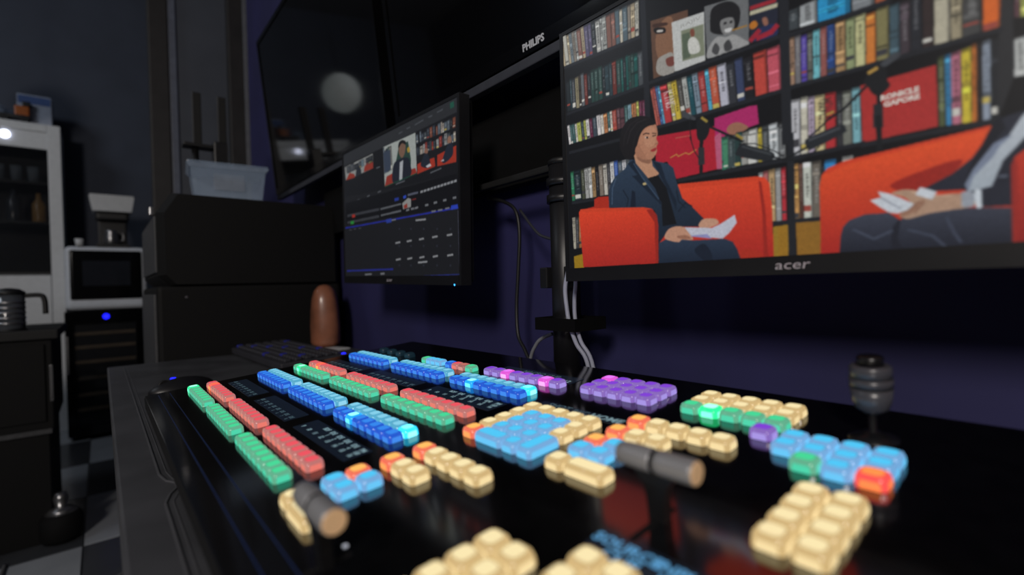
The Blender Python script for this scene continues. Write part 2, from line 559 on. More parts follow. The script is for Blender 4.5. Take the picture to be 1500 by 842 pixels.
# joystick
jx, jy = -0.605 * S, 2.66 * S
js = lathe('joystick', [(0.016, 0.0), (0.016, 0.0015), (0.0085, 0.004), (0.006, 0.006), (0.0026, 0.0065), (0.0026, 0.024)], M_stem, sw, (jx, jy, 0), (0, 0, 0), 32)
M_joy = mat('joystick_knob_grey', (70, 70, 76), rough=0.3, grain=0.05)
lathe('knob_lower', [(0.004, 0.020), (0.0105, 0.0245), (0.0125, 0.031), (0.0135, 0.040)], M_joy, js, n=36)
lathe('knob_gap', [(0.0127, 0.040), (0.0127, 0.0412)], M_rubber, js, n=36)
lathe('knob_ring', [(0.0136, 0.0412), (0.0138, 0.0475)], M_joy, js, n=36)
lathe('knob_upper', [(0.0134, 0.0478), (0.0132, 0.0555), (0.012, 0.0570)], M_joy, js, n=36)
lathe('knob_button', [(0.0085, 0.0570), (0.0085, 0.0625), (0.0072, 0.0640), (0.004, 0.0640)], M_stem, js, n=36)

# ------------------------------------------------------------------ pictures on the screens
PICTURE_RIGHT = [
('b',[(-0.0087,-0.0071),(0.2148,0.0182),(0.2137,0.1506),(0.0008,0.1286)],[(0.7074913952899209,(170,156,130)),(1.211019695181291,(178,176,165)),(0.6943349629368488,(170,156,130)),(0.9595928518309904,(110,120,125)),(0.9036921786589822,(130,122,112)),(0.6750876694193879,(150,152,148)),(1.314653634046108,(120,84,74)),(0.9462136543240427,(170,156,130)),(1.2137261033183697,(84,78,104)),(0.9563097552438411,(84,78,104)),(1.2414610935971868,(40,44,48)),(1.3562165564431377,(160,160,156)),(0.6244719864268428,(150,152,148)),(1.1196369084203988,(150,152,148)),(1.3513193302228084,(120,84,74)),(1.1491870833432638,(120,84,74)),(1.180682081157212,(80,96,104)),(0.777353333018428,(190,184,168)),(1.351333615158869,(80,96,104)),(0.786467560206058,(130,122,112)),(1.1414788318799793,(170,156,130)),(0.9676827725901869,(178,176,165))],1,0.06),
('b',[(0.0051,0.1897),(0.2206,0.2033),(0.2215,0.3366),(0.0078,0.3275)],[(1.3648274175113995,(36,42,46)),(0.6732678299240589,(44,60,66)),(1.2683991025035595,(58,62,66)),(1.2471696357114934,(140,132,106)),(0.8012666380759725,(60,54,50)),(1.0854413869126702,(96,100,104)),(1.14499694799413,(100,46,40)),(1.110777070483755,(40,44,48)),(1.1784096649899727,(42,66,62)),(1.3595163784745947,(42,66,62)),(1.3485693481257806,(42,66,62)),(0.8145925933194624,(36,42,46)),(1.2968263746943762,(44,60,66)),(0.9719150896778497,(44,60,66)),(1.3262000881434375,(100,46,40)),(1.31343156626263,(42,66,62)),(0.731590739253225,(30,80,76)),(0.7888987256920497,(36,42,46)),(0.7413759846993858,(30,80,76)),(0.7093579143891733,(42,66,62)),(0.887753123037121,(42,66,62)),(1.139583757876696,(30,80,76)),(1.3961421364162654,(70,74,78))],2,0.06),
('b',[(0.0054,0.3847),(0.2247,0.3904),(0.2253,0.4719),(0.0103,0.4694)],[(0.790371701673513,(210,205,205)),(0.7043382368681141,(60,90,90)),(0.9792428292377011,(60,90,90)),(0.6524230873918505,(205,200,190)),(1.3270547201482596,(170,175,90)),(0.8074832114624061,(60,70,80)),(0.7533952831962396,(170,175,90)),(1.032779108503231,(210,205,205)),(0.9810825669594678,(90,40,60)),(1.2888176867402579,(60,70,80)),(1.1078885266281508,(210,205,205)),(0.9119493767097703,(205,200,190)),(1.137129180295674,(180,120,80)),(0.7275199518098249,(60,90,90)),(0.6342312234715679,(205,200,190)),(1.2588564089866114,(150,70,60)),(0.9781992709323735,(90,60,66)),(1.1713035868889619,(90,60,66)),(0.9159707232005951,(60,90,90)),(0.9556968448406085,(120,150,160)),(1.3030933282704331,(180,120,80)),(0.6287093051431706,(170,175,90)),(0.7735895529865098,(90,40,60)),(0.9489294933019434,(90,40,60))],3,0.06),
('b',[(0.0114,0.5848),(0.1833,0.5893),(0.1856,0.7171),(0.015,0.7132)],[(1,(46,110,80)),(2,(34,46,52)),(1,(70,74,60)),(1.1,(160,160,158)),(0.9,(190,190,186)),(1,(150,120,84)),(0.9,(36,36,40)),(1.2,(120,110,100)),(1,(190,185,175)),(0.8,(60,60,64)),(1,(205,205,205)),(1,(60,90,160)),(1,(90,100,110)),(1,(200,200,205)),(1,(70,76,80))],4,0.06),
('b',[(0.0131,0.7782),(0.0446,0.7779),(0.0418,0.9149),(0.0159,0.9175)],[(1,(170,165,150)),(1,(60,60,62)),(1,(150,100,60))],5,0.06),
('p',(150,118,30),[(0.0152,0.9494),(0.0479,0.9404),(0.0467,1.0),(0.0164,1.0013)]),
('p',(92,66,52),[(0.2407,0.12),(0.3226,0.1441),(0.3238,0.3331),(0.2442,0.3317)]),
('s',(128,92,70),[(0.2685,0.1403),(0.2908,0.1517),(0.2905,0.2818),(0.2698,0.2919),(0.2549,0.2578),(0.2522,0.1887)]),
('s',(24,20,20),[(0.2489,0.1526),(0.2719,0.1669),(0.2734,0.1861),(0.2525,0.1736)]),
('s',(190,185,180),[(0.2557,0.1645),(0.268,0.1712),(0.2679,0.1784),(0.2564,0.1723)]),
('s',(62,40,32),[(0.2472,0.136),(0.2759,0.152),(0.2776,0.1623),(0.2489,0.1496)]),
('s',(150,146,140),[(0.2547,0.2698),(0.2703,0.2621),(0.2889,0.2688),(0.2923,0.3333),(0.269,0.3366),(0.2521,0.3108)]),
('s',(110,60,52),[(0.2738,0.2795),(0.2905,0.2818),(0.2904,0.3114),(0.2771,0.3057)]),
('p',(186,188,186),[(0.2881,0.1614),(0.3548,0.1769),(0.3549,0.3377),(0.2922,0.3362)]),
('p',(122,128,108),[(0.3074,0.2055),(0.3528,0.2158),(0.3536,0.3199),(0.3089,0.3106)]),
('p',(84,96,80),[(0.3097,0.2189),(0.3255,0.2219),(0.3259,0.3057),(0.3101,0.3067)]),
('s',(196,196,190),[(0.3216,0.2508),(0.3321,0.244),(0.342,0.2654),(0.3441,0.301),(0.3244,0.2943)]),
('s',(120,70,56),[(0.3266,0.217),(0.3335,0.2182),(0.3349,0.2403),(0.328,0.2393)]),
('p',(104,106,108),[(0.3553,0.1605),(0.4352,0.1859),(0.4339,0.3409),(0.3583,0.336)]),
('s',(28,28,30),[(0.3657,0.2324),(0.3681,0.1842),(0.3826,0.174),(0.4042,0.1837),(0.4188,0.2143),(0.4197,0.2522),(0.4119,0.2782),(0.3905,0.2785),(0.3686,0.2568)]),
('s',(120,120,120),[(0.3865,0.2291),(0.4065,0.2365),(0.4097,0.2658),(0.4027,0.2848),(0.3905,0.2785),(0.3846,0.2522)]),
('s',(40,40,42),[(0.391,0.2408),(0.3957,0.2422),(0.3956,0.2486),(0.391,0.2472)]),
('s',(40,40,42),[(0.4018,0.2447),(0.4063,0.2461),(0.4062,0.2525),(0.402,0.2514)]),
('s',(200,200,200),[(0.3923,0.2645),(0.4045,0.2673),(0.4028,0.2768),(0.3952,0.2754)]),
('s',(150,150,150),[(0.3593,0.3338),(0.3631,0.2973),(0.3779,0.2775),(0.3934,0.2888),(0.4087,0.2919),(0.4261,0.3205),(0.4333,0.3405),(0.3989,0.3387)]),
('s',(70,70,72),[(0.3677,0.3172),(0.3745,0.2943),(0.3821,0.3162),(0.3771,0.3347)]),
('s',(62,62,64),[(0.39,0.3108),(0.3994,0.3013),(0.4051,0.3323),(0.3928,0.3345)]),
('l',(170,120,40),0.004,[(0.4059,0.2764),(0.431,0.281)]),
('p',(34,38,52),[(0.4364,0.2026),(0.4823,0.221),(0.4806,0.3475),(0.4362,0.3384)]),
('l',(150,40,50),0.012,[(0.4388,0.2333),(0.4773,0.2419)]),
('l',(180,175,150),0.012,[(0.4386,0.2488),(0.4792,0.2575)]),
('s',(180,110,40),[(0.4359,0.2806),(0.4439,0.2753),(0.4494,0.2909),(0.4436,0.3),(0.4368,0.2949)]),
('s',(36,44,80),[(0.4463,0.3093),(0.4602,0.3043),(0.4764,0.3116),(0.4791,0.3438),(0.4431,0.338)]),
('s',(140,96,80),[(0.4565,0.2799),(0.4633,0.2802),(0.4663,0.3013),(0.4597,0.3029)]),
('l',(150,36,52),0.016,[(0.4375,0.3299),(0.4505,0.3124)]),
('l',(150,36,52),0.016,[(0.4789,0.3186),(0.4708,0.3301),(0.4488,0.3318)]),
('b',[(0.2354,0.3573),(0.484,0.3705),(0.4848,0.5071),(0.2484,0.5036)],[(0.4,(176,92,80)),(0.45,(150,70,66)),(0.4,(60,84,130)),(0.4,(90,150,180)),(1.3,(170,54,58)),(0.6,(190,176,110)),(0.9,(196,170,60)),(0.8,(70,68,64)),(0.8,(170,172,168)),(0.8,(30,74,84)),(0.9,(120,136,150)),(1,(160,60,58)),(0.6,(80,160,190)),(1.2,(180,84,60)),(1.3,(176,176,190)),(1.1,(50,52,58)),(1.1,(56,66,96)),(1.3,(30,30,34)),(1.7,(184,70,60)),(1.6,(186,82,96))],6,0.05),
('t',(215,200,200),'KING',(0.2665,0.3955),(0.2723,0.4561),0.035,0.0022),
('p',(170,34,50),[(0.2446,0.54),(0.3704,0.5623),(0.3723,0.6531),(0.2445,0.6386)]),
('p',(170,34,50),[(0.2408,0.5362),(0.3709,0.5921),(0.3712,0.704),(0.2899,0.7084)]),
('l',(190,150,70),0.003,[(0.2776,0.6302),(0.2913,0.6231),(0.295,0.632),(0.3102,0.6257),(0.3175,0.6335),(0.3322,0.6238)]),
('l',(180,120,90),0.002,[(0.2895,0.5662),(0.32,0.5711)]),
('p',(168,42,100),[(0.3692,0.5361),(0.4318,0.5307),(0.4446,0.5344),(0.4469,0.5922),(0.3857,0.6036),(0.3695,0.6241)]),
('p',(180,90,120),[(0.3684,0.5968),(0.381,0.5852),(0.3831,0.7071),(0.3712,0.704)]),
('s',(150,104,84),[(0.3915,0.5909),(0.3954,0.5727),(0.4092,0.5691),(0.4224,0.5819),(0.4285,0.5976),(0.4041,0.6065)]),
('b',[(0.381,0.6015),(0.4857,0.5986),(0.4875,0.702),(0.3809,0.7117)],[(0.8,(44,110,90)),(0.8,(60,74,76)),(0.8,(110,120,124)),(1,(40,84,84)),(1,(170,170,160)),(1.4,(200,200,196)),(0.6,(190,170,60)),(1,(70,74,76)),(1.3,(190,195,198)),(0.8,(50,52,54))],7,0.06),
('b',[(0.3839,0.6095),(0.4884,0.6142),(0.4885,0.711),(0.3841,0.7063)],[(0.8,(70,130,100)),(0.9,(60,74,76)),(1,(40,60,60)),(1,(150,150,145)),(1.4,(200,200,196)),(0.6,(190,170,60)),(1,(70,74,76)),(1.3,(190,195,198)),(0.8,(120,122,124))],8,0.06),
('b',[(0.4443,0.74),(0.4882,0.7344),(0.488,0.8957),(0.4451,0.893)],[(0.8,(190,190,190)),(1,(170,100,100)),(1.2,(180,150,110)),(1,(150,150,150)),(0.9,(176,50,60))],9,0.03),
('p',(150,116,40),[(0.4656,0.9107),(0.4905,0.9087),(0.4904,1.0008),(0.4655,1.0022)]),
('b',[(0.497,0.2879),(0.6277,0.2895),(0.6268,0.3686),(0.497,0.3472)],[(1.2,(60,66,70)),(1.8,(150,154,156)),(3.2,(40,140,190)),(2,(120,124,128)),(1,(170,90,60))],10,0.02),
('b',[(0.4978,0.365),(0.7409,0.386),(0.7398,0.5172),(0.497,0.5054)],[(0.7,(150,120,100)),(0.75,(110,108,112)),(0.75,(86,70,160)),(0.7,(90,92,88)),(0.85,(110,180,190)),(0.8,(140,84,80)),(0.95,(40,66,120)),(1.15,(160,128,90)),(1,(140,150,110)),(1.1,(190,188,140)),(1.05,(200,120,56)),(1.3,(124,118,80)),(1,(64,84,94)),(1,(62,54,60)),(1.1,(38,40,46)),(1,(50,40,40)),(1.4,(176,170,150)),(1,(150,140,116)),(1.6,(66,66,66)),(1.4,(210,100,40))],11,0.05),
('b',[(0.4975,0.5452),(0.5922,0.5642),(0.5926,0.7158),(0.4958,0.7129)],[(1.1,(190,190,195)),(0.8,(196,192,176)),(0.7,(176,160,180)),(1.05,(200,186,140)),(1.1,(176,50,54)),(0.6,(50,50,54)),(0.9,(110,112,104)),(0.8,(120,170,180))],12,0.04),
('t',(50,44,40),'MOVE',(0.5388,0.572),(0.5395,0.6255),0.03,0.0022),
('p',(168,50,48),[(0.5922,0.5628),(0.6775,0.5628),(0.6781,0.711),(0.5931,0.7133)]),
('b',[(0.6792,0.5444),(0.7382,0.5311),(0.7365,0.7199),(0.6793,0.7124)],[(0.9,(80,88,60)),(0.8,(60,130,176)),(1.3,(180,110,130)),(1.25,(200,180,60)),(0.6,(190,110,50)),(0.7,(40,36,36)),(1,(140,150,165)),(1,(34,36,40))],13,0.03),
('b',[(0.4985,0.7342),(0.5818,0.741),(0.5785,0.9137),(0.4988,0.8977)],[(0.6,(200,150,90)),(0.4,(80,56,48)),(0.9,(190,194,184)),(0.9,(104,98,90)),(0.3,(30,30,34)),(1.1,(50,130,190)),(0.5,(30,30,34)),(1,(190,190,186))],14,0.03),
('p',(140,100,40),[(0.5008,0.9057),(0.5359,0.9045),(0.5364,1.0036),(0.501,1.003)]),
('p',(150,110,36),[(0.4729,0.912),(0.4876,0.9119),(0.4877,1.0014),(0.4733,1.0028)]),
('b',[(0.752,0.3963),(0.8198,0.4151),(0.8189,0.5332),(0.7513,0.5074)],[(0.7319595838665583,(90,60,66)),(1.1079999523237765,(170,175,90)),(1.274622870779123,(170,175,90)),(1.246283441562742,(210,205,205)),(0.7468650371139296,(210,205,205)),(0.7888450907969684,(205,200,190)),(0.611297079152147,(60,90,90)),(0.9425528947667166,(120,150,160)),(1.235000817485572,(60,70,80)),(1.3371960057776864,(205,200,190))],21,0.06),
('b',[(0.7507,0.5479),(0.8188,0.5467),(0.8181,0.6382),(0.7502,0.6371)],[(1,(190,192,190)),(1,(200,200,196)),(1,(170,172,170)),(1,(60,70,90)),(1,(150,60,60)),(1,(190,190,180))],22,0.06),
('l',(33,35,40),0.022,[(0.2235,-0.0069),(0.2287,0.4643)]),
('l',(33,35,40),0.026,[(0.4912,0.2236),(0.4906,0.6658)]),
('p',(33,35,40),[(0.4834,0.2419),(0.4962,0.2527),(0.4963,0.6744),(0.483,0.6686)]),
('p',(33,35,40),[(0.4905,0.6393),(0.5008,0.644),(0.4998,1.0028),(0.4883,1.0027)]),
('p',(40,41,44),[(0.7396,0.4528),(0.7503,0.4618),(0.7498,0.6369),(0.735,0.723),(0.7341,0.6462)]),
('l',(33,35,40),0.012,[(-0.0004,0.1351),(0.2144,0.158)]),
('l',(33,35,40),0.012,[(0.0076,0.3369),(0.2223,0.3421)]),
('l',(33,35,40),0.012,[(0.0108,0.5045),(0.1593,0.5131)]),
('l',(33,35,40),0.012,[(0.0149,0.7208),(0.1249,0.7257)]),
('l',(33,35,40),0.012,[(0.2337,0.3402),(0.4863,0.3532)]),
('l',(33,35,40),0.012,[(0.249,0.5101),(0.4855,0.5135)]),
('l',(33,35,40),0.012,[(0.2936,0.7159),(0.4884,0.7188)]),
('l',(33,35,40),0.012,[(0.4961,0.3588),(0.6288,0.3689)]),
('l',(33,35,40),0.012,[(0.4969,0.5113),(0.7397,0.5239)]),
('l',(33,35,40),0.012,[(0.5002,0.7172),(0.5947,0.7152)]),
('l',(33,35,40),0.012,[(0.5926,0.7194),(0.7349,0.7245)]),
('l',(33,35,40),0.012,[(0.4978,0.8998),(0.5365,0.9024)]),
('l',(33,35,40),0.012,[(0.4658,0.9016),(0.4895,0.9012)]),
('g',(222,74,44),(170,42,36),[(0.2498,0.7363),(0.2953,0.7282),(0.4412,0.7509),(0.4543,0.7586),(0.4617,0.7794),(0.4647,0.8542),(0.4656,1.0001),(0.2452,1.0012)],0),
('p',(206,66,40),[(0.2953,0.7301),(0.4412,0.752),(0.4542,0.7597),(0.4469,0.7659),(0.3008,0.7454)]),
('p',(150,40,32),[(0.4439,0.7671),(0.4483,0.7686),(0.4543,0.8624),(0.4567,1.0002),(0.4495,0.9999),(0.4485,0.861)]),
('s',(170,48,34),[(0.4059,0.9753),(0.423,0.9719),(0.441,0.9798),(0.446,1.0001),(0.4056,1.0001)]),
('p',(170,46,32),[(0.0822,0.724),(0.0938,0.717),(0.125,0.7229),(0.1256,0.7697),(0.0395,0.7572),(0.0817,0.7529)]),
('g',(46,62,82),(28,38,52),[(0.1832,0.6),(0.1688,0.63),(0.1424,0.6519),(0.1288,0.679),(0.1231,0.7196),(0.1241,0.7679),(0.2108,0.7909),(0.2387,0.8057),(0.2454,0.8448),(0.2465,0.9289),(0.2715,0.882),(0.291,0.8763),(0.3352,0.885),(0.3444,0.8612),(0.319,0.8106),(0.301,0.7794),(0.2898,0.7171),(0.2836,0.6682),(0.2714,0.6479),(0.2351,0.6227)],0),
('p',(20,22,26),[(0.2239,0.6839),(0.2487,0.6793),(0.268,0.7354),(0.2873,0.8662),(0.2565,0.8676),(0.2554,0.7892),(0.2417,0.7274)]),
('p',(26,36,50),[(0.1761,0.6122),(0.1921,0.6048),(0.2128,0.6789),(0.2571,0.7845),(0.253,0.7886),(0.2206,0.7276),(0.1865,0.6634),(0.1999,0.6646)]),
('p',(26,36,50),[(0.2372,0.626),(0.2555,0.642),(0.2665,0.7032),(0.2887,0.7854),(0.288,0.8227),(0.2698,0.7423)]),
('p',(24,32,46),[(0.1856,0.7171),(0.1935,0.7262),(0.1942,0.7834),(0.1799,0.7805)]),
('l',(22,30,42),0.004,[(0.2919,0.8236),(0.3074,0.7966),(0.3205,0.8122)]),
('p',(184,136,108),[(0.1916,0.5811),(0.2352,0.6201),(0.2373,0.6449),(0.2516,0.6758),(0.2487,0.6812),(0.2256,0.6845),(0.2132,0.6559),(0.1972,0.6201)]),
('s',(27,25,27),[(0.1601,0.4962),(0.1695,0.4664),(0.1859,0.4473),(0.2125,0.4527),(0.2336,0.4711),(0.2424,0.4917),(0.241,0.5266),(0.2066,0.5373),(0.1926,0.5781),(0.1832,0.6),(0.1674,0.5816),(0.1574,0.5432)]),
('s',(176,124,98),[(0.1894,0.5566),(0.1963,0.5194),(0.2118,0.4933),(0.2334,0.4827),(0.2465,0.4969),(0.2508,0.5311),(0.2476,0.5489),(0.2518,0.5675),(0.2476,0.5759),(0.2472,0.6002),(0.2343,0.6197),(0.2161,0.6153),(0.1977,0.5922),(0.1909,0.5734)]),
('s',(184,133,106),[(0.221,0.5108),(0.2373,0.5002),(0.246,0.5224),(0.2428,0.5661),(0.2276,0.5727),(0.2186,0.5492)]),
('s',(27,25,27),[(0.1574,0.5432),(0.1592,0.4958),(0.1682,0.4657),(0.1851,0.4455),(0.2126,0.4487),(0.2357,0.4683),(0.2474,0.4883),(0.244,0.497),(0.2298,0.4953),(0.2168,0.5036),(0.2086,0.5216),(0.2029,0.5457),(0.198,0.5736),(0.1933,0.5885),(0.1831,0.6013),(0.1674,0.583)]),
('l',(40,37,39),0.004,[(0.2251,0.4682),(0.2034,0.4694),(0.1851,0.4941),(0.1761,0.5375)]),
('l',(36,33,35),0.004,[(0.208,0.457),(0.1856,0.4674),(0.1712,0.5013),(0.1668,0.5403)]),
('l',(35,33,34),0.003,[(0.2292,0.4794),(0.2118,0.49),(0.1959,0.5192),(0.1901,0.5637)]),
('s',(205,196,190),[(0.2206,0.5329),(0.2257,0.532),(0.2299,0.5371),(0.2256,0.5385)]),
('s',(30,22,20),[(0.2244,0.5321),(0.2282,0.5338),(0.2281,0.5396),(0.2243,0.5379)]),
('l',(60,42,36),0.004,[(0.2165,0.5206),(0.2234,0.5185),(0.231,0.5239)]),
('s',(150,50,50),[(0.2337,0.585),(0.2463,0.5805),(0.2448,0.5915),(0.2365,0.592)]),
('l',(140,92,74),0.003,[(0.251,0.5671),(0.2436,0.5678)]),
('s',(164,114,90),[(0.1964,0.5663),(0.2055,0.5501),(0.2112,0.5724),(0.2227,0.6061),(0.2161,0.614),(0.1994,0.5929)]),
('l',(30,24,22),0.0035,[(0.2391,0.5361),(0.2466,0.5369)]),
('l',(70,50,42),0.0035,[(0.2385,0.5254),(0.2475,0.5309)]),
('s',(190,170,120),[(0.2124,0.7),(0.2202,0.6978),(0.2227,0.7052),(0.2149,0.7074)]),
('s',(140,98,78),[(0.2011,0.5963),(0.2161,0.6127),(0.2335,0.6194),(0.2307,0.6327),(0.2159,0.6245),(0.2031,0.609)]),
('l',(64,82,104),0.005,[(0.1447,0.6596),(0.1344,0.6947),(0.1322,0.7573)]),
('l',(24,32,44),0.004,[(0.1627,0.7102),(0.1759,0.7482),(0.1708,0.7768)]),
('l',(58,76,98),0.004,[(0.1918,0.6181),(0.2107,0.6749),(0.2492,0.7683)]),
('l',(24,32,44),0.004,[(0.2893,0.7481),(0.2925,0.7864),(0.3071,0.8149)]),
('g',(222,70,42),(168,42,36),[(0.0349,0.7659),(0.0407,0.7545),(0.0826,0.7604),(0.213,0.7888),(0.2329,0.799),(0.2441,0.8251),(0.2468,0.8644),(0.2448,0.9998),(0.0445,0.9983)],0),
('p',(206,66,40),[(0.0372,0.7627),(0.0451,0.7541),(0.213,0.7895),(0.2312,0.7986),(0.2107,0.8002),(0.0503,0.7688)]),
('p',(150,40,32),[(0.2193,0.7996),(0.2329,0.8003),(0.2441,0.8251),(0.2468,0.8644),(0.2448,0.9998),(0.2386,0.9999),(0.2379,0.8497)]),
('g',(46,60,80),(30,40,56),[(0.2465,0.9276),(0.267,0.9129),(0.3201,0.9289),(0.3824,0.933),(0.3971,0.9456),(0.4044,0.9694),(0.4103,1.0012),(0.2452,1.0012)],0),
('s',(26,34,48),[(0.3232,0.9646),(0.3414,0.943),(0.355,0.9687),(0.3579,1.001),(0.344,1.0013)]),
('s',(188,140,116),[(0.2599,0.9066),(0.2695,0.8816),(0.2872,0.8743),(0.306,0.8836),(0.321,0.9205),(0.3172,0.9272),(0.2979,0.9229),(0.2901,0.9304),(0.2669,0.9192)]),
('s',(150,104,84),[(0.2866,0.9099),(0.3056,0.9082),(0.3173,0.9224),(0.2979,0.9205)]),
('s',(190,144,120),[(0.3336,0.8757),(0.3434,0.861),(0.3651,0.8645),(0.372,0.8765),(0.3698,0.8842),(0.352,0.8925),(0.3359,0.8882)]),
('p',(188,190,204),[(0.3038,0.8807),(0.3588,0.8938),(0.3749,0.8841),(0.4016,0.86),(0.405,0.8857),(0.3908,0.916),(0.3785,0.9323),(0.3174,0.9126)]),
('p',(140,140,186),[(0.3167,0.9125),(0.3489,0.9115),(0.359,0.9292),(0.3174,0.9151)]),
('l',(26,28,31),0.012,[(0.3408,0.7068),(0.3433,0.5498)]),
('l',(26,28,31),0.012,[(0.3434,0.6084),(0.3454,0.523)]),
('p',(44,46,50),[(0.3365,0.6184),(0.3481,0.6233),(0.3483,0.6797),(0.3356,0.678)]),
('s',(26,28,31),[(0.3352,0.5236),(0.3481,0.5243),(0.3593,0.5468),(0.3578,0.5798),(0.3486,0.5993),(0.3353,0.5877)]),
('s',(64,67,72),[(0.3064,0.4881),(0.3125,0.486),(0.3319,0.5162),(0.3298,0.5232),(0.3104,0.5054)]),
('l',(26,28,31),0.007,[(0.3543,0.5528),(0.4187,0.6344)]),
('l',(150,130,60),0.008,[(0.3447,0.5227),(0.3545,0.54)]),
('l',(150,130,60),0.008,[(0.4086,0.6086),(0.4182,0.6247)]),
('l',(26,28,31),0.003,[(0.3227,0.5116),(0.3198,0.5391),(0.3237,0.5999)]),
('l',(26,28,31),0.003,[(0.3202,0.5751),(0.3285,0.6271),(0.337,0.6546)]),
('s',(36,39,43),[(0.4073,0.6622),(0.4154,0.6403),(0.4246,0.6471),(0.4686,0.6888),(0.4609,0.7114),(0.4118,0.6781)]),
('l',(60,64,68),0.006,[(0.4184,0.65),(0.4652,0.6927)]),
('l',(26,28,31),0.005,[(0.4665,0.7007),(0.487,0.7183),(0.4991,0.7203)]),
('l',(26,28,31),0.003,[(0.4123,0.639),(0.4396,0.6497),(0.4709,0.6855),(0.4845,0.7068)]),
('s',(64,67,72),[(0.6162,0.5259),(0.6213,0.5139),(0.635,0.5038),(0.6397,0.5143),(0.627,0.5286),(0.6191,0.5321)]),
('s',(26,28,31),[(0.5965,0.5555),(0.6051,0.5297),(0.6172,0.5265),(0.624,0.5417),(0.6247,0.5682),(0.6275,0.5807),(0.6214,0.5945),(0.6124,0.6003),(0.6054,0.5875),(0.6005,0.5669)]),
('l',(26,28,31),0.009,[(0.6141,0.5925),(0.613,0.7281)]),
('p',(38,40,44),[(0.6073,0.6195),(0.6185,0.6247),(0.6187,0.6847),(0.6062,0.6801)]),
('l',(26,28,31),0.007,[(0.6089,0.552),(0.592,0.5798),(0.5701,0.6132),(0.5497,0.6306)]),
('l',(176,140,70),0.009,[(0.6029,0.535),(0.6122,0.529)]),
('l',(176,140,70),0.007,[(0.5487,0.616),(0.5567,0.6131)]),
('l',(26,28,31),0.005,[(0.5497,0.6306),(0.533,0.6558),(0.5233,0.6657)]),
('l',(26,28,31),0.012,[(0.6129,0.6539),(0.6135,0.7379)]),
('g',(226,84,44),(166,42,36),[(0.536,0.8079),(0.5391,0.7806),(0.5471,0.7642),(0.5713,0.7522),(0.7269,0.7329),(0.7577,0.7406),(0.7718,0.7519),(0.7695,1.0274),(0.5353,1.0023)],0),
('p',(206,66,40),[(0.5391,0.7806),(0.5471,0.7642),(0.5713,0.7522),(0.7269,0.7338),(0.726,0.7397),(0.5738,0.7629),(0.5513,0.7769)]),
('s',(150,40,32),[(0.627,0.8313),(0.6998,0.7976),(0.6792,0.848),(0.6449,0.8583)]),
('g',(42,45,56),(36,38,50),[(0.7316,0.7233),(0.752,0.7156),(0.8035,0.7009),(0.8107,0.9311),(0.7441,0.9181),(0.7179,0.9151),(0.703,0.8707),(0.6623,0.8634),(0.6581,0.8591),(0.6906,0.83),(0.7104,0.7994),(0.7211,0.7689)],0),
('p',(28,30,38),[(0.7316,0.7233),(0.7379,0.7174),(0.7412,0.7461),(0.7302,0.7728),(0.7111,0.8254),(0.703,0.8697),(0.7001,0.8698),(0.7073,0.824)]),
('g',(184,190,198),(160,170,180),[(0.7446,0.762),(0.7553,0.7262),(0.7656,0.7052),(0.7651,0.7574),(0.7569,0.7756),(0.7388,0.815),(0.7279,0.8704),(0.7059,0.8763),(0.7027,0.8592),(0.7111,0.8263),(0.7302,0.7751)],0),
('p',(120,130,150),[(0.7446,0.762),(0.7463,0.7646),(0.7355,0.7842),(0.7299,0.8047),(0.711,0.844),(0.7059,0.8763),(0.7027,0.8592),(0.7111,0.8263),(0.7302,0.7751)]),
('p',(34,37,48),[(0.7569,0.7747),(0.746,0.7998),(0.7342,0.8382),(0.7293,0.8708),(0.7451,0.869),(0.7709,0.8555),(0.7717,0.7605)]),
('l',(90,96,110),0.005,[(0.7346,0.8502),(0.7412,0.8515)]),
('g',(62,66,80),(34,37,48),[(0.5605,0.9997),(0.5626,0.9546),(0.5661,0.9304),(0.5747,0.914),(0.5926,0.9039),(0.6216,0.9044),(0.6352,0.927),(0.6443,0.9128),(0.6618,0.9099),(0.6848,0.9102),(0.7179,0.916),(0.7467,0.9233),(0.7863,0.9417),(0.7857,1.014),(0.7442,1.0045),(0.6252,1.0015)],0),
('s',(32,34,44),[(0.6258,0.9498),(0.6352,0.926),(0.6324,0.9717),(0.6367,1.001),(0.6252,1.0015)]),
('l',(66,72,88),0.006,[(0.5795,0.9411),(0.6042,0.9696),(0.6257,0.9524)]),
('l',(62,68,84),0.006,[(0.6439,0.9533),(0.6697,0.9729),(0.6819,0.9992)]),
('l',(62,68,84),0.006,[(0.6846,0.9319),(0.6922,0.9719),(0.698,0.992)]),
('s',(172,140,118),[(0.6256,0.8577),(0.636,0.852),(0.6472,0.8539),(0.6623,0.8664),(0.6707,0.8757),(0.6951,0.8769),(0.7115,0.8873),(0.7107,0.9105),(0.6888,0.9145),(0.666,0.9179),(0.6442,0.9259),(0.6348,0.9177),(0.6354,0.9107),(0.6479,0.8934),(0.6403,0.8711)]),
('s',(150,112,92),[(0.6354,0.9107),(0.6479,0.8934),(0.6621,0.8822),(0.6576,0.9009),(0.6398,0.9194)]),
('l',(140,104,86),0.003,[(0.6556,0.8854),(0.6444,0.9077)]),
('l',(140,104,86),0.003,[(0.662,0.8896),(0.651,0.9143)]),
('l',(196,164,140),0.004,[(0.6493,0.8596),(0.6665,0.8745),(0.6891,0.8809)]),
('l',(200,206,214),0.02,[(0.658,0.8621),(0.6696,0.8734)]),
('p',(150,156,166),[(0.6997,0.8754),(0.7068,0.8747),(0.7118,0.8799),(0.7115,0.9116),(0.7046,0.9127),(0.6991,0.9085)]),
('s',(200,208,216),[(0.7122,0.8763),(0.7182,0.8767),(0.7194,0.9118),(0.7132,0.9139)]),
('p',(36,39,50),[(0.7182,0.8753),(0.733,0.872),(0.7451,0.8667),(0.7709,0.8642),(0.7704,0.9249),(0.7446,0.9183),(0.7188,0.9144)]),
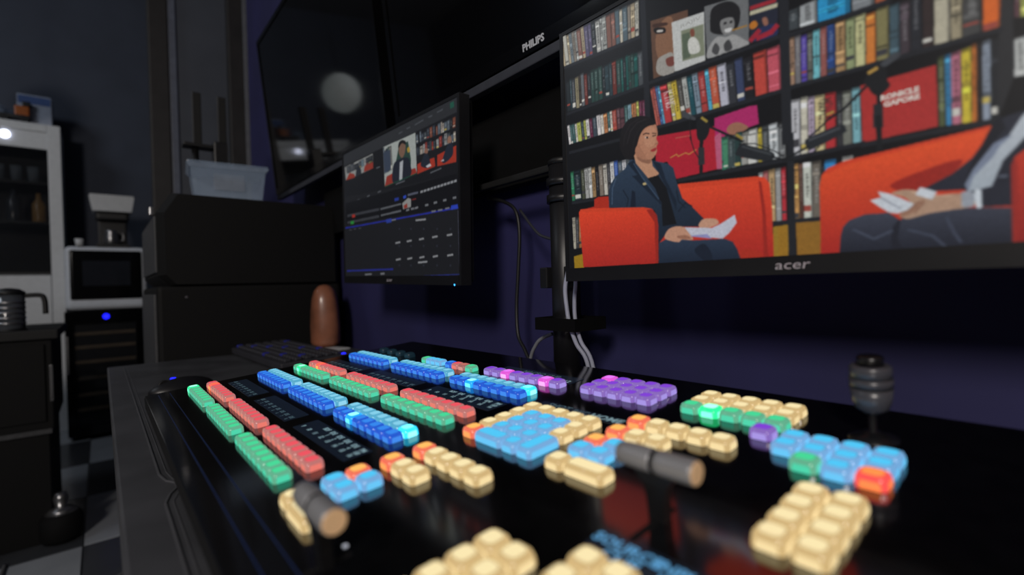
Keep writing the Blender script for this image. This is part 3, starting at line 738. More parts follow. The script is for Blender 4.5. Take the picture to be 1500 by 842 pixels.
('p',(196,202,210),[(0.6004,0.868),(0.6138,0.8637),(0.6099,0.8469),(0.6233,0.857),(0.6358,0.8709),(0.6508,0.8902),(0.6445,0.9027),(0.6326,0.9101),(0.6234,0.9058),(0.6158,0.8946)]),
('l',(150,154,165),0.004,[(0.6137,0.8648),(0.6355,0.8979)]),
('g',(190,56,38),(140,36,34),[(0.7454,0.8287),(0.7485,0.812),(0.7567,0.7998),(0.7714,0.795),(0.8026,0.8125),(0.8071,1.0171),(0.7451,1.0046)],0),
('p',(150,42,36),[(0.7454,0.8287),(0.7485,0.812),(0.751,0.8308),(0.7495,1.0044),(0.7451,1.0046)]),
('p',(60,68,60),[(0.5674,0.4114),(0.5677,0.4116),(0.5677,0.411)]),
('s',(38,41,46),[(0.5164,0.679),(0.5229,0.6686),(0.5566,0.6542),(0.5693,0.6538),(0.5728,0.6675),(0.5701,0.6771),(0.5282,0.7025),(0.5219,0.7027)]),
('l',(70,74,80),0.006,[(0.5228,0.6761),(0.5645,0.6613)]),
('l',(26,28,31),0.006,[(0.5212,0.6938),(0.4988,0.7079),(0.4833,0.7166)]),
('l',(26,28,31),0.0035,[(0.5368,0.7003),(0.5223,0.7201),(0.5046,0.7277),(0.4895,0.719)]),
('p',(196,56,36),[(0.83,0.6),(0.88,0.585),(1.01,0.6),(1.01,1.0),(0.83,1.0)]),
('b',[(0.885,-0.05),(1.0,-0.05),(1.0,0.1),(0.885,0.11)],[(0.9048165519966171,(60,70,80)),(1.3940805504681868,(90,60,66)),(1.0623512202287455,(150,70,60)),(1.0424475805567872,(90,60,66)),(1.2815707369543563,(60,90,90)),(0.6074625657868955,(60,70,80)),(1.1292647778859373,(205,200,190)),(0.951515608720806,(120,150,160))],41,0.05),
('b',[(0.885,0.14),(1.0,0.135),(1.0,0.3),(0.885,0.31)],[(1.111541438766307,(150,152,148)),(1.1932403998078662,(130,122,112)),(0.7785685905190581,(84,78,104)),(0.681996140937206,(84,78,104)),(1.3137436541638763,(62,68,70)),(1.0723940099592317,(150,152,148)),(0.6238377755504563,(130,122,112)),(0.7861287147125916,(40,44,48))],42,0.05),
('b',[(0.885,0.36),(1.0,0.355),(1.0,0.52),(0.885,0.53)],[(0.630841471469904,(120,150,160)),(1.367525079623057,(200,190,160)),(1.1373174112942137,(180,120,80)),(0.9625513827729698,(170,175,90)),(1.0871906698891942,(210,205,205)),(0.945911071161152,(200,190,160)),(1.099607919766239,(210,205,205)),(1.309206591578226,(90,60,66))],43,0.05)]
PICTURE_LEFT = [
('p',(30,31,35),[(0.0061,0.0117),(0.9946,0.0094),(1.0043,0.998),(0.0071,1.0046)]),
('p',(48,50,54),[(0.0063,0.0058),(0.9946,0.0027),(0.9935,0.0833),(0.0035,0.0963)]),
('p',(24,25,29),[(0.0034,0.1002),(0.9935,0.086),(1.0004,0.4312),(0.0206,0.3528)]),
('p',(150,152,150),[(0.0156,0.1077),(0.3357,0.101),(0.338,0.2083),(0.0277,0.2178)]),
('b',[(0.0156,0.1077),(0.3357,0.101),(0.3367,0.1617),(0.023,0.1692)],[(0.6098225979183803,(150,150,150)),(1.2111814999153456,(60,64,70)),(1.1470914187626136,(60,64,70)),(1.3602139896896097,(40,44,50)),(0.7854418856591602,(60,64,70)),(0.7179209767682226,(90,110,120)),(0.6264925102124611,(150,150,150)),(0.709262819475944,(40,44,50)),(1.1858990219101364,(40,44,50))],31,0.25),
('p',(150,56,44),[(0.0277,0.2178),(0.0746,0.1695),(0.1324,0.195),(0.1374,0.223)]),
('p',(150,56,44),[(0.2373,0.2088),(0.2492,0.1644),(0.3367,0.1617),(0.338,0.2083)]),
('s',(40,44,52),[(0.1489,0.2184),(0.162,0.1558),(0.19,0.1508),(0.2104,0.2069)]),
('p',(170,176,172),[(0.4369,0.0895),(0.7133,0.092),(0.7198,0.3471),(0.4489,0.3699)]),
('b',[(0.4369,0.0895),(0.5156,0.0915),(0.5248,0.2686),(0.4464,0.2804)],[(0.6619374270826432,(90,100,110)),(0.7157160538621445,(90,100,110)),(0.9970019938011263,(50,60,80)),(0.6801882942004225,(60,80,70)),(1.2744583431307224,(130,130,128))],32,0.2),
('p',(60,70,88),[(0.4407,0.1284),(0.5016,0.1283),(0.5074,0.2636),(0.4466,0.2719)]),
('p',(44,70,62),[(0.5514,0.227),(0.5787,0.1299),(0.6554,0.1249),(0.6763,0.2493),(0.6705,0.3492),(0.5379,0.3631)]),
('p',(150,54,44),[(0.449,0.3665),(0.4664,0.3028),(0.5286,0.2945),(0.5485,0.3641)]),
('p',(150,54,44),[(0.651,0.3519),(0.6517,0.3126),(0.7092,0.3134),(0.7198,0.3471)]),
('s',(34,38,50),[(0.527,0.3654),(0.5296,0.2451),(0.5769,0.2184),(0.6495,0.2283),(0.6718,0.2792),(0.6666,0.3529)]),
('p',(176,180,186),[(0.578,0.3618),(0.5847,0.2403),(0.6135,0.233),(0.6028,0.3584)]),
('s',(126,96,80),[(0.5778,0.1733),(0.583,0.1201),(0.6059,0.1056),(0.6317,0.1244),(0.6305,0.1843),(0.6037,0.2171)]),
('s',(30,28,30),[(0.5742,0.1445),(0.5791,0.109),(0.6061,0.0993),(0.6358,0.1195),(0.6335,0.1377),(0.6036,0.1208)]),
('s',(180,150,60),[(0.6467,0.1707),(0.6625,0.1635),(0.6697,0.1909),(0.654,0.1983)]),
('b',[(0.717,0.0964),(0.9877,0.0848),(0.9865,0.1685),(0.7194,0.1631)],[(1.0562627385094985,(90,100,110)),(0.7865741659224262,(36,38,42)),(0.8218326835570758,(90,100,110)),(1.3042112045932468,(50,56,66)),(1.3270628185710944,(60,66,72)),(1.3833844938977187,(50,56,66)),(1.354805490394794,(120,70,56)),(1.3729583721579677,(50,56,66)),(0.9847720709160213,(120,70,56)),(1.3548489253098854,(90,100,110)),(0.6566179949122336,(170,160,150)),(0.8474075348272424,(170,160,150)),(1.319084674433458,(90,100,110)),(1.0860653570880998,(90,100,110)),(1.141780301488291,(36,38,42)),(1.2772702949075825,(120,70,56))],33,0.3),
('b',[(0.7192,0.1738),(0.9864,0.1753),(0.9869,0.2435),(0.7199,0.2398)],[(1.0231483063523297,(50,56,66)),(0.6221379628379714,(60,66,72)),(1.3189157130116744,(170,160,150)),(0.891756641594006,(150,150,150)),(0.939259624215913,(140,50,44)),(0.8729071265133195,(50,56,66)),(1.0093424965294289,(60,66,72)),(0.6771949367179247,(140,50,44)),(1.0884682774631271,(60,66,72)),(1.2021290571918817,(150,150,150)),(1.2409824315383031,(140,50,44)),(0.8041734977949718,(50,56,66)),(1.1639602889945726,(150,150,150)),(1.2403721176787568,(60,66,72)),(1.0710338286968275,(90,100,110)),(0.8480053799865082,(170,160,150))],34,0.3),
('p',(28,28,32),[(0.7199,0.2398),(0.9869,0.2475),(0.9868,0.3592),(0.7196,0.3578)]),
('l',(26,28,32),0.012,[(0.8571,0.0918),(0.8598,0.3351)]),
('l',(26,28,32),0.01,[(0.7193,0.1692),(0.988,0.1691)]),
('p',(170,56,40),[(0.7233,0.3558),(0.7244,0.2948),(0.7645,0.2887),(0.8472,0.2907),(0.853,0.3447)]),
('p',(170,56,40),[(0.8661,0.3485),(0.8672,0.2826),(0.9153,0.2755),(0.9881,0.267),(0.9868,0.3592)]),
('s',(36,42,54),[(0.7498,0.3099),(0.7685,0.2629),(0.7866,0.2418),(0.807,0.2677),(0.8196,0.3305),(0.7919,0.3372)]),
('s',(140,100,84),[(0.7778,0.2389),(0.7853,0.2145),(0.8026,0.2233),(0.8004,0.2493)]),
('s',(36,42,56),[(0.8986,0.3324),(0.9151,0.2839),(0.939,0.2402),(0.9619,0.2345),(0.9668,0.3091),(0.9221,0.3424)]),
('s',(150,112,94),[(0.9345,0.2345),(0.9381,0.2023),(0.9548,0.2043),(0.9588,0.2375)]),
('p',(200,200,205),[(0.7851,0.3248),(0.8165,0.3163),(0.8264,0.334),(0.7989,0.3377)]),
('p',(200,200,205),[(0.8859,0.3257),(0.9083,0.3184),(0.9113,0.3306)]),
('l',(30,80,60),0.006,[(0.4489,0.3699),(0.7197,0.3502)]),
('l',(80,84,90),0.008,[(0.5804,0.048),(0.6092,0.046)]),
('l',(80,84,90),0.008,[(0.6453,0.0409),(0.6726,0.0407)]),
('l',(80,84,90),0.008,[(0.7105,0.0418),(0.7725,0.0368)]),
('l',(80,84,90),0.008,[(0.8109,0.035),(0.8347,0.0362)]),
('l',(80,84,90),0.008,[(0.8711,0.0317),(0.9064,0.0301)]),
('l',(96,100,106),0.008,[(0.5482,0.3772),(0.6228,0.3732)]),
('l',(96,100,106),0.008,[(0.8189,0.3744),(0.8917,0.3674)]),
('l',(96,100,106),0.008,[(0.3698,0.2174),(0.4035,0.2167)]),
('l',(96,100,106),0.008,[(0.1606,0.4071),(0.183,0.4041)]),
('l',(96,100,106),0.008,[(0.2693,0.4),(0.2953,0.3983)]),
('l',(96,100,106),0.008,[(0.3801,0.3938),(0.4088,0.3916)]),
('l',(96,100,106),0.008,[(0.0435,0.4069),(0.1818,0.449)]),
('p',(34,90,74),[(0.953,0.0148),(0.9769,0.0148),(0.9779,0.0479),(0.954,0.0482)]),
('p',(17,18,22),[(0.0191,0.4021),(1.0005,0.4244),(1.0038,0.6087),(0.0199,0.5812)]),
('l',(110,114,120),0.012,[(0.4058,0.5197),(0.4152,0.5196)]),
('l',(110,114,120),0.012,[(0.4094,0.5656),(0.4188,0.5654)]),
('l',(110,114,120),0.012,[(0.4225,0.5195),(0.4318,0.5195)]),
('l',(110,114,120),0.012,[(0.4257,0.5654),(0.435,0.5652)]),
('l',(110,114,120),0.012,[(0.439,0.5194),(0.4482,0.5194)]),
('l',(110,114,120),0.012,[(0.4417,0.5652),(0.4509,0.565)]),
('l',(110,114,120),0.012,[(0.4553,0.5193),(0.4644,0.5192)]),
('l',(110,114,120),0.012,[(0.4576,0.5651),(0.4667,0.5649)]),
('l',(110,114,120),0.012,[(0.4714,0.5191),(0.4804,0.5191)]),
('l',(110,114,120),0.012,[(0.4732,0.5649),(0.4822,0.5647)]),
('l',(110,114,120),0.012,[(0.4873,0.519),(0.4962,0.519)]),
('l',(110,114,120),0.012,[(0.4887,0.5647),(0.4976,0.5646)]),
('l',(110,114,120),0.012,[(0.503,0.5189),(0.5118,0.5189)]),
('l',(110,114,120),0.012,[(0.504,0.5646),(0.5128,0.5644)]),
('l',(110,114,120),0.012,[(0.5186,0.5188),(0.5273,0.5188)]),
('l',(110,114,120),0.012,[(0.5192,0.5644),(0.5279,0.5643)]),
('l',(110,114,120),0.012,[(0.5339,0.5187),(0.5425,0.5186)]),
('l',(110,114,120),0.012,[(0.5341,0.5643),(0.5427,0.5641)]),
('l',(110,114,120),0.012,[(0.5491,0.5186),(0.5576,0.5185)]),
('l',(110,114,120),0.012,[(0.5489,0.5641),(0.5574,0.564)]),
('l',(110,114,120),0.012,[(0.5641,0.5184),(0.5725,0.5184)]),
('l',(110,114,120),0.012,[(0.5636,0.564),(0.5719,0.5638)]),
('l',(110,114,120),0.012,[(0.579,0.5183),(0.5872,0.5183)]),
('l',(110,114,120),0.012,[(0.578,0.5638),(0.5863,0.5637)]),
('l',(150,153,158),0.014,[(0.7468,0.4747),(0.7613,0.4734)]),
('l',(150,153,158),0.014,[(0.7716,0.4736),(0.7858,0.4724)]),
('l',(150,153,158),0.014,[(0.7959,0.4726),(0.8098,0.4714)]),
('l',(150,153,158),0.014,[(0.8197,0.4716),(0.8333,0.4704)]),
('l',(150,153,158),0.014,[(0.843,0.4706),(0.8563,0.4694)]),
('l',(150,153,158),0.014,[(0.8658,0.4697),(0.8789,0.4685)]),
('l',(150,153,158),0.014,[(0.8882,0.4687),(0.901,0.4676)]),
('l',(150,153,158),0.014,[(0.9102,0.4678),(0.9227,0.4666)]),
('l',(150,153,158),0.014,[(0.9317,0.4669),(0.944,0.4658)]),
('l',(150,153,158),0.014,[(0.9528,0.466),(0.9649,0.4649)]),
('l',(150,153,158),0.014,[(0.9735,0.4651),(0.9854,0.464)]),
('l',(60,62,68),0.02,[(0.0404,0.5089),(0.3867,0.518)]),
('l',(60,62,68),0.02,[(0.0388,0.564),(0.3855,0.5686)]),
('p',(170,50,40),[(0.0943,0.5099),(0.1292,0.51),(0.1315,0.5333),(0.0966,0.5336)]),
('p',(40,140,60),[(0.0751,0.5595),(0.1134,0.5594),(0.1156,0.5829),(0.0774,0.5833)]),
('p',(40,60,150),[(0.5334,0.4697),(0.5716,0.4695),(0.5712,0.4907),(0.5351,0.49)]),
('p',(50,80,190),[(0.6087,0.4693),(0.6329,0.4681),(0.6325,0.4872),(0.6104,0.489)]),
('l',(90,94,110),0.014,[(0.6486,0.4716),(0.7249,0.4728)]),
('p',(150,150,148),[(0.5996,0.5159),(0.6483,0.4905),(0.6714,0.5017),(0.6705,0.5533),(0.6069,0.5576)]),
('p',(150,60,50),[(0.6115,0.5343),(0.6397,0.5237),(0.6431,0.553),(0.6151,0.5543)]),
('l',(130,44,40),0.008,[(0.679,0.5095),(0.7093,0.5095)]),
('l',(120,123,128),0.013,[(0.6329,0.5687),(0.6546,0.5678)]),
('l',(120,123,128),0.013,[(0.6721,0.5678),(0.6932,0.5669)]),
('l',(120,123,128),0.013,[(0.7026,0.5671),(0.7232,0.5662)]),
('l',(120,123,128),0.013,[(0.7792,0.5646),(0.7985,0.5638)]),
('l',(120,123,128),0.013,[(0.8412,0.5617),(0.8595,0.561)]),
('l',(120,123,128),0.013,[(0.9031,0.5597),(0.9204,0.5589)]),
('l',(120,123,128),0.013,[(0.9648,0.5583),(0.9811,0.5576)]),
('l',(40,50,170),0.009,[(0.013,0.6042),(0.995,0.6179)]),
('p',(46,70,190),[(0.9506,0.5986),(0.9923,0.5969),(0.9934,0.6231),(0.9518,0.6239)]),
('p',(46,66,160),[(0.4551,0.6004),(0.5044,0.6013),(0.5039,0.6281),(0.4568,0.6281)]),
('l',(120,122,128),0.01,[(0.5063,0.6151),(0.5411,0.6153)]),
('l',(120,122,128),0.01,[(0.8235,0.6099),(0.8504,0.6102)]),
('l',(120,122,128),0.01,[(0.8685,0.6105),(0.8944,0.6108)]),
('l',(120,122,128),0.01,[(0.915,0.6088),(0.9398,0.6091)]),
('l',(150,152,156),0.011,[(0.7068,0.6454),(0.7795,0.6504)]),
('l',(150,152,156),0.011,[(0.5376,0.776),(0.5758,0.773)]),
('l',(150,152,156),0.011,[(0.6348,0.7737),(0.6702,0.7708)]),
('l',(150,152,156),0.011,[(0.7305,0.7706),(0.7633,0.7678)]),
('l',(150,152,156),0.011,[(0.826,0.7669),(0.8595,0.7646)]),
('l',(150,152,156),0.011,[(0.9236,0.766),(0.9543,0.7638)]),
('l',(150,152,156),0.011,[(0.5395,0.8911),(0.5776,0.8863)]),
('l',(150,152,156),0.011,[(0.6365,0.8893),(0.6719,0.8847)]),
('l',(150,152,156),0.011,[(0.7321,0.8863),(0.7649,0.882)]),
('l',(150,152,156),0.011,[(0.8292,0.8856),(0.8593,0.8814)]),
('l',(150,152,156),0.011,[(0.9249,0.8838),(0.9587,0.8802)]),
('l',(150,152,156),0.011,[(0.7205,0.9167),(0.7856,0.9133)]),
('l',(70,72,78),0.008,[(0.0582,0.6259),(0.088,0.6277)]),
('l',(70,72,78),0.008,[(0.1115,0.6248),(0.1403,0.6266)]),
('l',(70,72,78),0.008,[(0.1686,0.6265),(0.1963,0.6282)]),
('l',(46,48,58),0.012,[(0.5672,0.6834),(0.5756,0.6828)]),
('l',(46,48,58),0.012,[(0.6639,0.6958),(0.6716,0.6952)]),
('l',(46,48,58),0.012,[(0.7607,0.7082),(0.7679,0.7076)]),
('l',(46,48,58),0.012,[(0.8553,0.7204),(0.8619,0.7198)]),
('l',(46,48,58),0.012,[(0.9426,0.7316),(0.9487,0.731)]),
('l',(46,48,58),0.012,[(0.5648,0.7983),(0.5732,0.7974)]),
('l',(46,48,58),0.012,[(0.6617,0.8064),(0.6695,0.8055)]),
('l',(46,48,58),0.012,[(0.7589,0.8146),(0.766,0.8136)]),
('l',(46,48,58),0.012,[(0.8536,0.8225),(0.8603,0.8216)]),
('l',(46,48,58),0.012,[(0.9412,0.8298),(0.9473,0.8289)]),
('l',(46,48,58),0.012,[(0.562,0.9302),(0.5705,0.9288)]),
('l',(46,48,58),0.012,[(0.6593,0.9333),(0.6671,0.932)]),
('l',(46,48,58),0.012,[(0.7567,0.9365),(0.7639,0.9352)]),
('l',(46,48,58),0.012,[(0.8518,0.9396),(0.8584,0.9384)]),
('l',(46,48,58),0.012,[(0.9395,0.9425),(0.9457,0.9413)]),
('l',(80,82,100),0.005,[(0.9933,0.634),(0.9979,0.9361)]),
('l',(40,48,140),0.012,[(0.021,0.9566),(0.5099,0.9538)]),
('l',(120,122,128),0.011,[(0.2328,0.9885),(0.3009,0.9854)]),
('l',(120,122,128),0.014,[(0.3948,0.9846),(0.4279,0.9832)]),
('l',(40,48,120),0.006,[(0.6382,1.0065),(1.0044,0.9939)])]


GLYPH = {'A': [[(0, 0), (.5, 1), (1, 0)], [(.2, .35), (.8, .35)]], 'C': [[(1, .9), (.3, 1), (0, .5), (.3, 0), (1, .1)]], 'E': [[(1, 1), (0, 1), (0, 0), (1, 0)], [(0, .5), (.8, .5)]],
         'G': [[(1, .9), (.3, 1), (0, .5), (.3, 0), (1, .1), (1, .5), (.6, .5)]], 'I': [[(.5, 0), (.5, 1)]], 'J': [[(.9, 1), (.9, .2), (.5, 0), (.1, .2)]], 'K': [[(0, 0), (0, 1)], [(1, 1), (0, .5), (1, 0)]],
         'L': [[(0, 1), (0, 0), (1, 0)]], 'M': [[(0, 0), (0, 1), (.5, .4), (1, 1), (1, 0)]], 'N': [[(0, 0), (0, 1), (1, 0), (1, 1)]], 'O': [[(.3, 0), (0, .5), (.3, 1), (.7, 1), (1, .5), (.7, 0), (.3, 0)]],
         'P': [[(0, 0), (0, 1), (.8, 1), (1, .75), (.8, .5), (0, .5)]], 'R': [[(0, 0), (0, 1), (.8, 1), (1, .75), (.8, .5), (0, .5)], [(.5, .5), (1, 0)]], 'V': [[(0, 1), (.5, 0), (1, 1)]]}

class Canvas:
    def __init__(self, w, h, aspect, bg):
        self.w, self.h, self.asp = w, h, aspect
        self.a = np.zeros((h, w, 3), np.float32)
        self.a[:] = bg
    def fill(self, pts, col):
        p = np.array(pts, float) * (self.w, self.h)
        x0 = max(int(p[:, 0].min()) - 1, 0); x1 = min(int(p[:, 0].max()) + 2, self.w)
        y0 = max(int(p[:, 1].min()) - 1, 0); y1 = min(int(p[:, 1].max()) + 2, self.h)
        if x1 <= x0 or y1 <= y0:
            return
        X, Y = np.meshgrid(np.arange(x0, x1) + .5, np.arange(y0, y1) + .5)
        ins = np.zeros(X.shape, bool)
        n = len(p)
        for i in range(n):
            ax, ay = p[i]; bx, by = p[(i + 1) % n]
            if ay == by:
                continue
            ins ^= ((ay > Y) != (by > Y)) & (X < (bx - ax) * (Y - ay) / (by - ay) + ax)
        self.a[y0:y1, x0:x1][ins] = col
    def grad(self, pts, c0, c1):
        old = self.a.copy()
        self.fill(pts, (-1, -1, -1))
        hit = self.a[:, :, 0] < 0
        ys = np.where(hit.any(1))[0]
        if len(ys):
            t = np.clip((np.arange(self.h) - ys[0]) / max(1, ys[-1] - ys[0]), 0, 1)[:, None]
            g = np.array(c0)[None, :] * (1 - t) + np.array(c1)[None, :] * t
            full = np.repeat(g[:, None, :], self.w, 1).astype(np.float32)
            self.a = np.where(hit[:, :, None], full, old)
    def line(self, pts, w, col):
        for a, b in zip(pts[:-1], pts[1:]):
            ax, ay = a; bx, by = b
            dx, dy = (bx - ax) * self.asp, by - ay
            L = math.hypot(dx, dy) or 1e-6
            nx, ny = -dy / L * w / 2 / self.asp, dx / L * w / 2
            ex, ey = dx / L * w * .3 / self.asp, dy / L * w * .3
            self.fill([(ax + nx - ex, ay + ny - ey), (bx + nx + ex, by + ny + ey), (bx - nx + ex, by - ny + ey), (ax - nx - ex, ay - ny - ey)], col)
    def closed(self, pts):
        P_ = [Vector(p) for p in pts]
        n = len(P_)
        out = []
        for i in range(n):
            p0, p1, p2, p3 = P_[i - 1], P_[i], P_[(i + 1) % n], P_[(i + 2) % n]
            for k in range(5):
                t = k / 5
                q = 0.5 * ((2 * p1) + (-p0 + p2) * t + (2 * p0 - 5 * p1 + 4 * p2 - p3) * t * t + (-p0 + 3 * p1 - 3 * p2 + p3) * t ** 3)
                out.append((q.x, q.y))
        return out
    def books(self, c, books, seed, jit):
        rng = random.Random(seed)
        tl, tr, br, bl = [Vector(q) for q in c]
        tot = sum(b[0] for b in books)
        s = 0.0
        for wd, col in books:
            a, b = s / tot, (s + wd * 0.95) / tot
            s += wd
            j = rng.uniform(0, jit)
            def pt(u, v):
                t_ = tl.lerp(tr, u); b_ = bl.lerp(br, u)
                q = t_.lerp(b_, v)
                return (q.x, q.y)
            def rect(u0, u1, v0, v1, cc):
                self.fill([pt(u0, v0), pt(u1, v0), pt(u1, v1), pt(u0, v1)], cc)
            rect(a, b, j, 1, col)
            rect(a, b, j, j + .05, tuple(v * .6 for v in col))
            dk = tuple(v * .72 for v in col)
            e = (b - a) * .16
            rect(b - e, b, j, 1, dk)
            lum = sum(col) / 3
            ink = tuple(v * .38 for v in col) if lum > 110 else tuple(min(255, v * .5 + 105) for v in col)
            ink = tuple(.65 * i + .35 * v for i, v in zip(ink, col))
            m = (a + b) / 2
            if rng.random() < .85:
                v0 = j + rng.uniform(.08, .2); v1 = rng.uniform(.55, .8)
                v = v0
                while v < v1:
                    dv = rng.uniform(.02, .06)
                    rect(m - (b - a) * .2, m + (b - a) * rng.uniform(.05, .2), v, v + dv, ink)
                    v += dv + .018
            for _ in range(rng.choice((0, 1, 2, 3))):
                v0 = rng.uniform(j, .9)
                kk = rng.choice((.55, .75, 1.2, 1.35))
                rect(a, b - e, v0, min(1, v0 + rng.uniform(.015, .09)), tuple(min(225, v * kk + 6) for v in col))
            if rng.random() < .35:
                v0 = rng.uniform(.7, .9)
                rect(a, b - e, v0, min(1, v0 + rng.uniform(.04, .14)), tuple(rng.choice([(200, 198, 190), (60, 60, 64), (150, 70, 60), (190, 170, 90)])))
    def text(self, s, p0, p1, h, w, col):
        dx = (p1[0] - p0[0]); dy = (p1[1] - p0[1])
        n = len(s)
        horiz = abs(dx) * self.asp > abs(dy)
        for i, ch in enumerate(s):
            for st in GLYPH.get(ch, []):
                q = []
                for gx, gy in st:
                    if horiz:
                        t = (i + gx * .74) / n
                        q.append((p0[0] + dx * t, p0[1] + dy * t - gy * h))
                    else:
                        t = (i + gx * .74) / n
                        q.append((p0[0] + dx * t + gy * h / self.asp, p0[1] + dy * t))
                self.line(q, w, col)

def paint(items, w, h, aspect, bg):
    c = Canvas(w * 2, h * 2, aspect, bg)
    for it in items:
        k = it[0]
        if k == 'p':
            c.fill(it[2], it[1])
        elif k == 'g':
            c.grad(c.closed(it[3]) if it[4] else it[3], it[1], it[2])
        elif k == 's':
            c.fill(c.closed(it[2]), it[1])
        elif k == 'l':
            c.line(it[3], it[2], it[1])
        elif k == 'b':
            c.books(it[1], it[2], it[3], it[4])
        elif k == 't':
            c.text(it[2], it[3], it[4], it[5], it[6], it[1])
    im = c.a
    for _ in range(2):
        p = np.pad(im, ((1, 1), (1, 1), (0, 0)), mode='edge')
        im = (p[:-2, 1:-1] + p[2:, 1:-1] + p[1:-1, :-2] + p[1:-1, 2:] + 2 * im) / 6
    c.a = im
    rs = np.random.RandomState(4)
    nz = rs.normal(1.0, 0.025, (h // 2 + 1, w // 2 + 1)).repeat(2, 0).repeat(2, 1)[:h, :w]
    a = np.clip(c.a.reshape(h, 2, w, 2, 3).mean((1, 3)) / 255.0 * nz[:, :, None], 0, 1)
    return np.where(a <= 0.04045, a / 12.92, ((a + 0.055) / 1.055) ** 2.4)

def screen_mesh(name, W, H, img):
    """flat picture on the local XZ plane facing -Y, one colour per small cell"""
    h, w, _ = img.shape
    xs = np.linspace(-W / 2, W / 2, w + 1)
    zs = np.linspace(H / 2, -H / 2, h + 1)
    Xg, Zg = np.meshgrid(xs, zs)
    co = np.zeros(((w + 1) * (h + 1), 3), np.float32)
    co[:, 0] = Xg.ravel(); co[:, 2] = Zg.ravel()
    i = np.arange(w * h).reshape(h, w)
    r = np.arange(h)[:, None] * (w + 1) + np.arange(w)[None, :]
    quads = np.stack([r, r + (w + 1), r + (w + 2), r + 1], -1).reshape(-1, 4).astype(np.int32)
    m = bpy.data.meshes.new(name)
    m.vertices.add(len(co)); m.vertices.foreach_set('co', co.ravel())
    m.loops.add(quads.size); m.loops.foreach_set('vertex_index', quads.ravel())
    m.polygons.add(len(quads)); m.polygons.foreach_set('loop_start', np.arange(0, quads.size, 4, dtype=np.int32))
    m.update()
    # colour at the vertices: average of the touching cells
    pad = np.pad(img, ((1, 1), (1, 1), (0, 0)), mode='edge')
    v = (pad[:-1, :-1] + pad[1:, :-1] + pad[:-1, 1:] + pad[1:, 1:]) / 4
    rgba = np.ones(((w + 1) * (h + 1), 4), np.float32)
    rgba[:, :3] = v.reshape(-1, 3)
    at = m.color_attributes.new('picture', 'FLOAT_COLOR', 'POINT')
    at.data.foreach_set('color', rgba.ravel())
    return m

def screen_mat(name, strength):
    m = bpy.data.materials.new(name)
    m.use_nodes = True
    nt = m.node_tree
    b = nt.nodes['Principled BSDF']
    b.inputs['Base Color'].default_value = (0.006, 0.006, 0.007, 1)
    b.inputs['Roughness'].default_value = 0.35
    at = nt.nodes.new('ShaderNodeAttribute')
    at.attribute_name = 'picture'
    nt.links.new(at.outputs['Color'], b.inputs['Emission Color'])
    b.inputs['Emission Strength'].default_value = strength
    return m

def monitor(name, label, loc, roll, W, H, side, top, bottom, img, strength, logo_x, logo_size, led_x=None):
    t = thing(name, label, 'monitor', loc, (0, roll, 0), 'desktop monitors on the pole')
    # bezel: frame around a recessed screen
    ow, oz0, oz1 = W / 2 + side, -H / 2 - bottom, H / 2 + top
    bm = bmesh.new()
    box_bm((-ow, 0.0, oz0), (-W / 2, 0.022, oz1), 0, bm=bm)
    box_bm((W / 2, 0.0, oz0), (ow, 0.022, oz1), 0, bm=bm)
    box_bm((-W / 2, 0.0, H / 2), (W / 2, 0.022, oz1), 0, bm=bm)
    box_bm((-W / 2, -0.002, oz0), (W / 2, 0.022, -H / 2), 0, bm=bm)
    obj('bezel', me('bezel', bm), M_bezel, t)
    box('rear_cover', (-ow + 0.004, 0.010, oz0 + 0.004), (ow - 0.004, 0.034, oz1 - 0.004), M_black, t, 0.008)
    box('mount_plate', (-0.055, 0.034, -0.055), (0.055, 0.046, 0.055), M_black, t, 0.003)
    sm = screen_mesh('screen', W, H, img)
    sm.materials.append(screen_mat(name + '_picture', strength))
    obj('screen', sm, None, t, (0, 0.0012, 0))
    lm = text_mesh('acer', logo_size, extrude=0.0002, shear=0.12)
    lm.materials.clear()
    lg = obj('lettering', lm, M_logo_dim, t, (logo_x, -0.0024, -H / 2 - bottom * 0.5), (math.pi / 2, 0, 0))
    lg.scale = (1.35, 1.0, 1.0)
    if led_x is not None:
        M_led = mat('blue_led', (60, 160, 255), emit=2.5, ergb=(60, 170, 255))
        lathe('power_light', [(0.0018, 0), (0.0014, 0.0008)], M_led, t, (led_x, -0.002, oz0 + 0.001), (math.pi / 2, 0, 0), 10)
    return t

img_r = paint(PICTURE_RIGHT, 840, 472, 0.56 / 0.315, (17, 18, 21))
img_l = paint(PICTURE_LEFT, 520, 312, 0.523 / 0.3145, (28, 29, 33))
MR = monitor('monitor', 'large black monitor showing a seated woman and red sofas before bookshelves',
             (-0.162, 0.47, 1.1365), 0.0, 0.56, 0.315, 0.006, 0.005, 0.0175, img_r, 0.80, -0.003, 0.0125)
ML = monitor('monitor', 'smaller-looking black monitor showing dark editing software with two video pictures',
             (-0.961, 0.47, 1.1433), 0.0293, 0.523, 0.3145, 0.006, 0.006, 0.018, img_l, 0.62, -0.006, 0.011, 0.249)

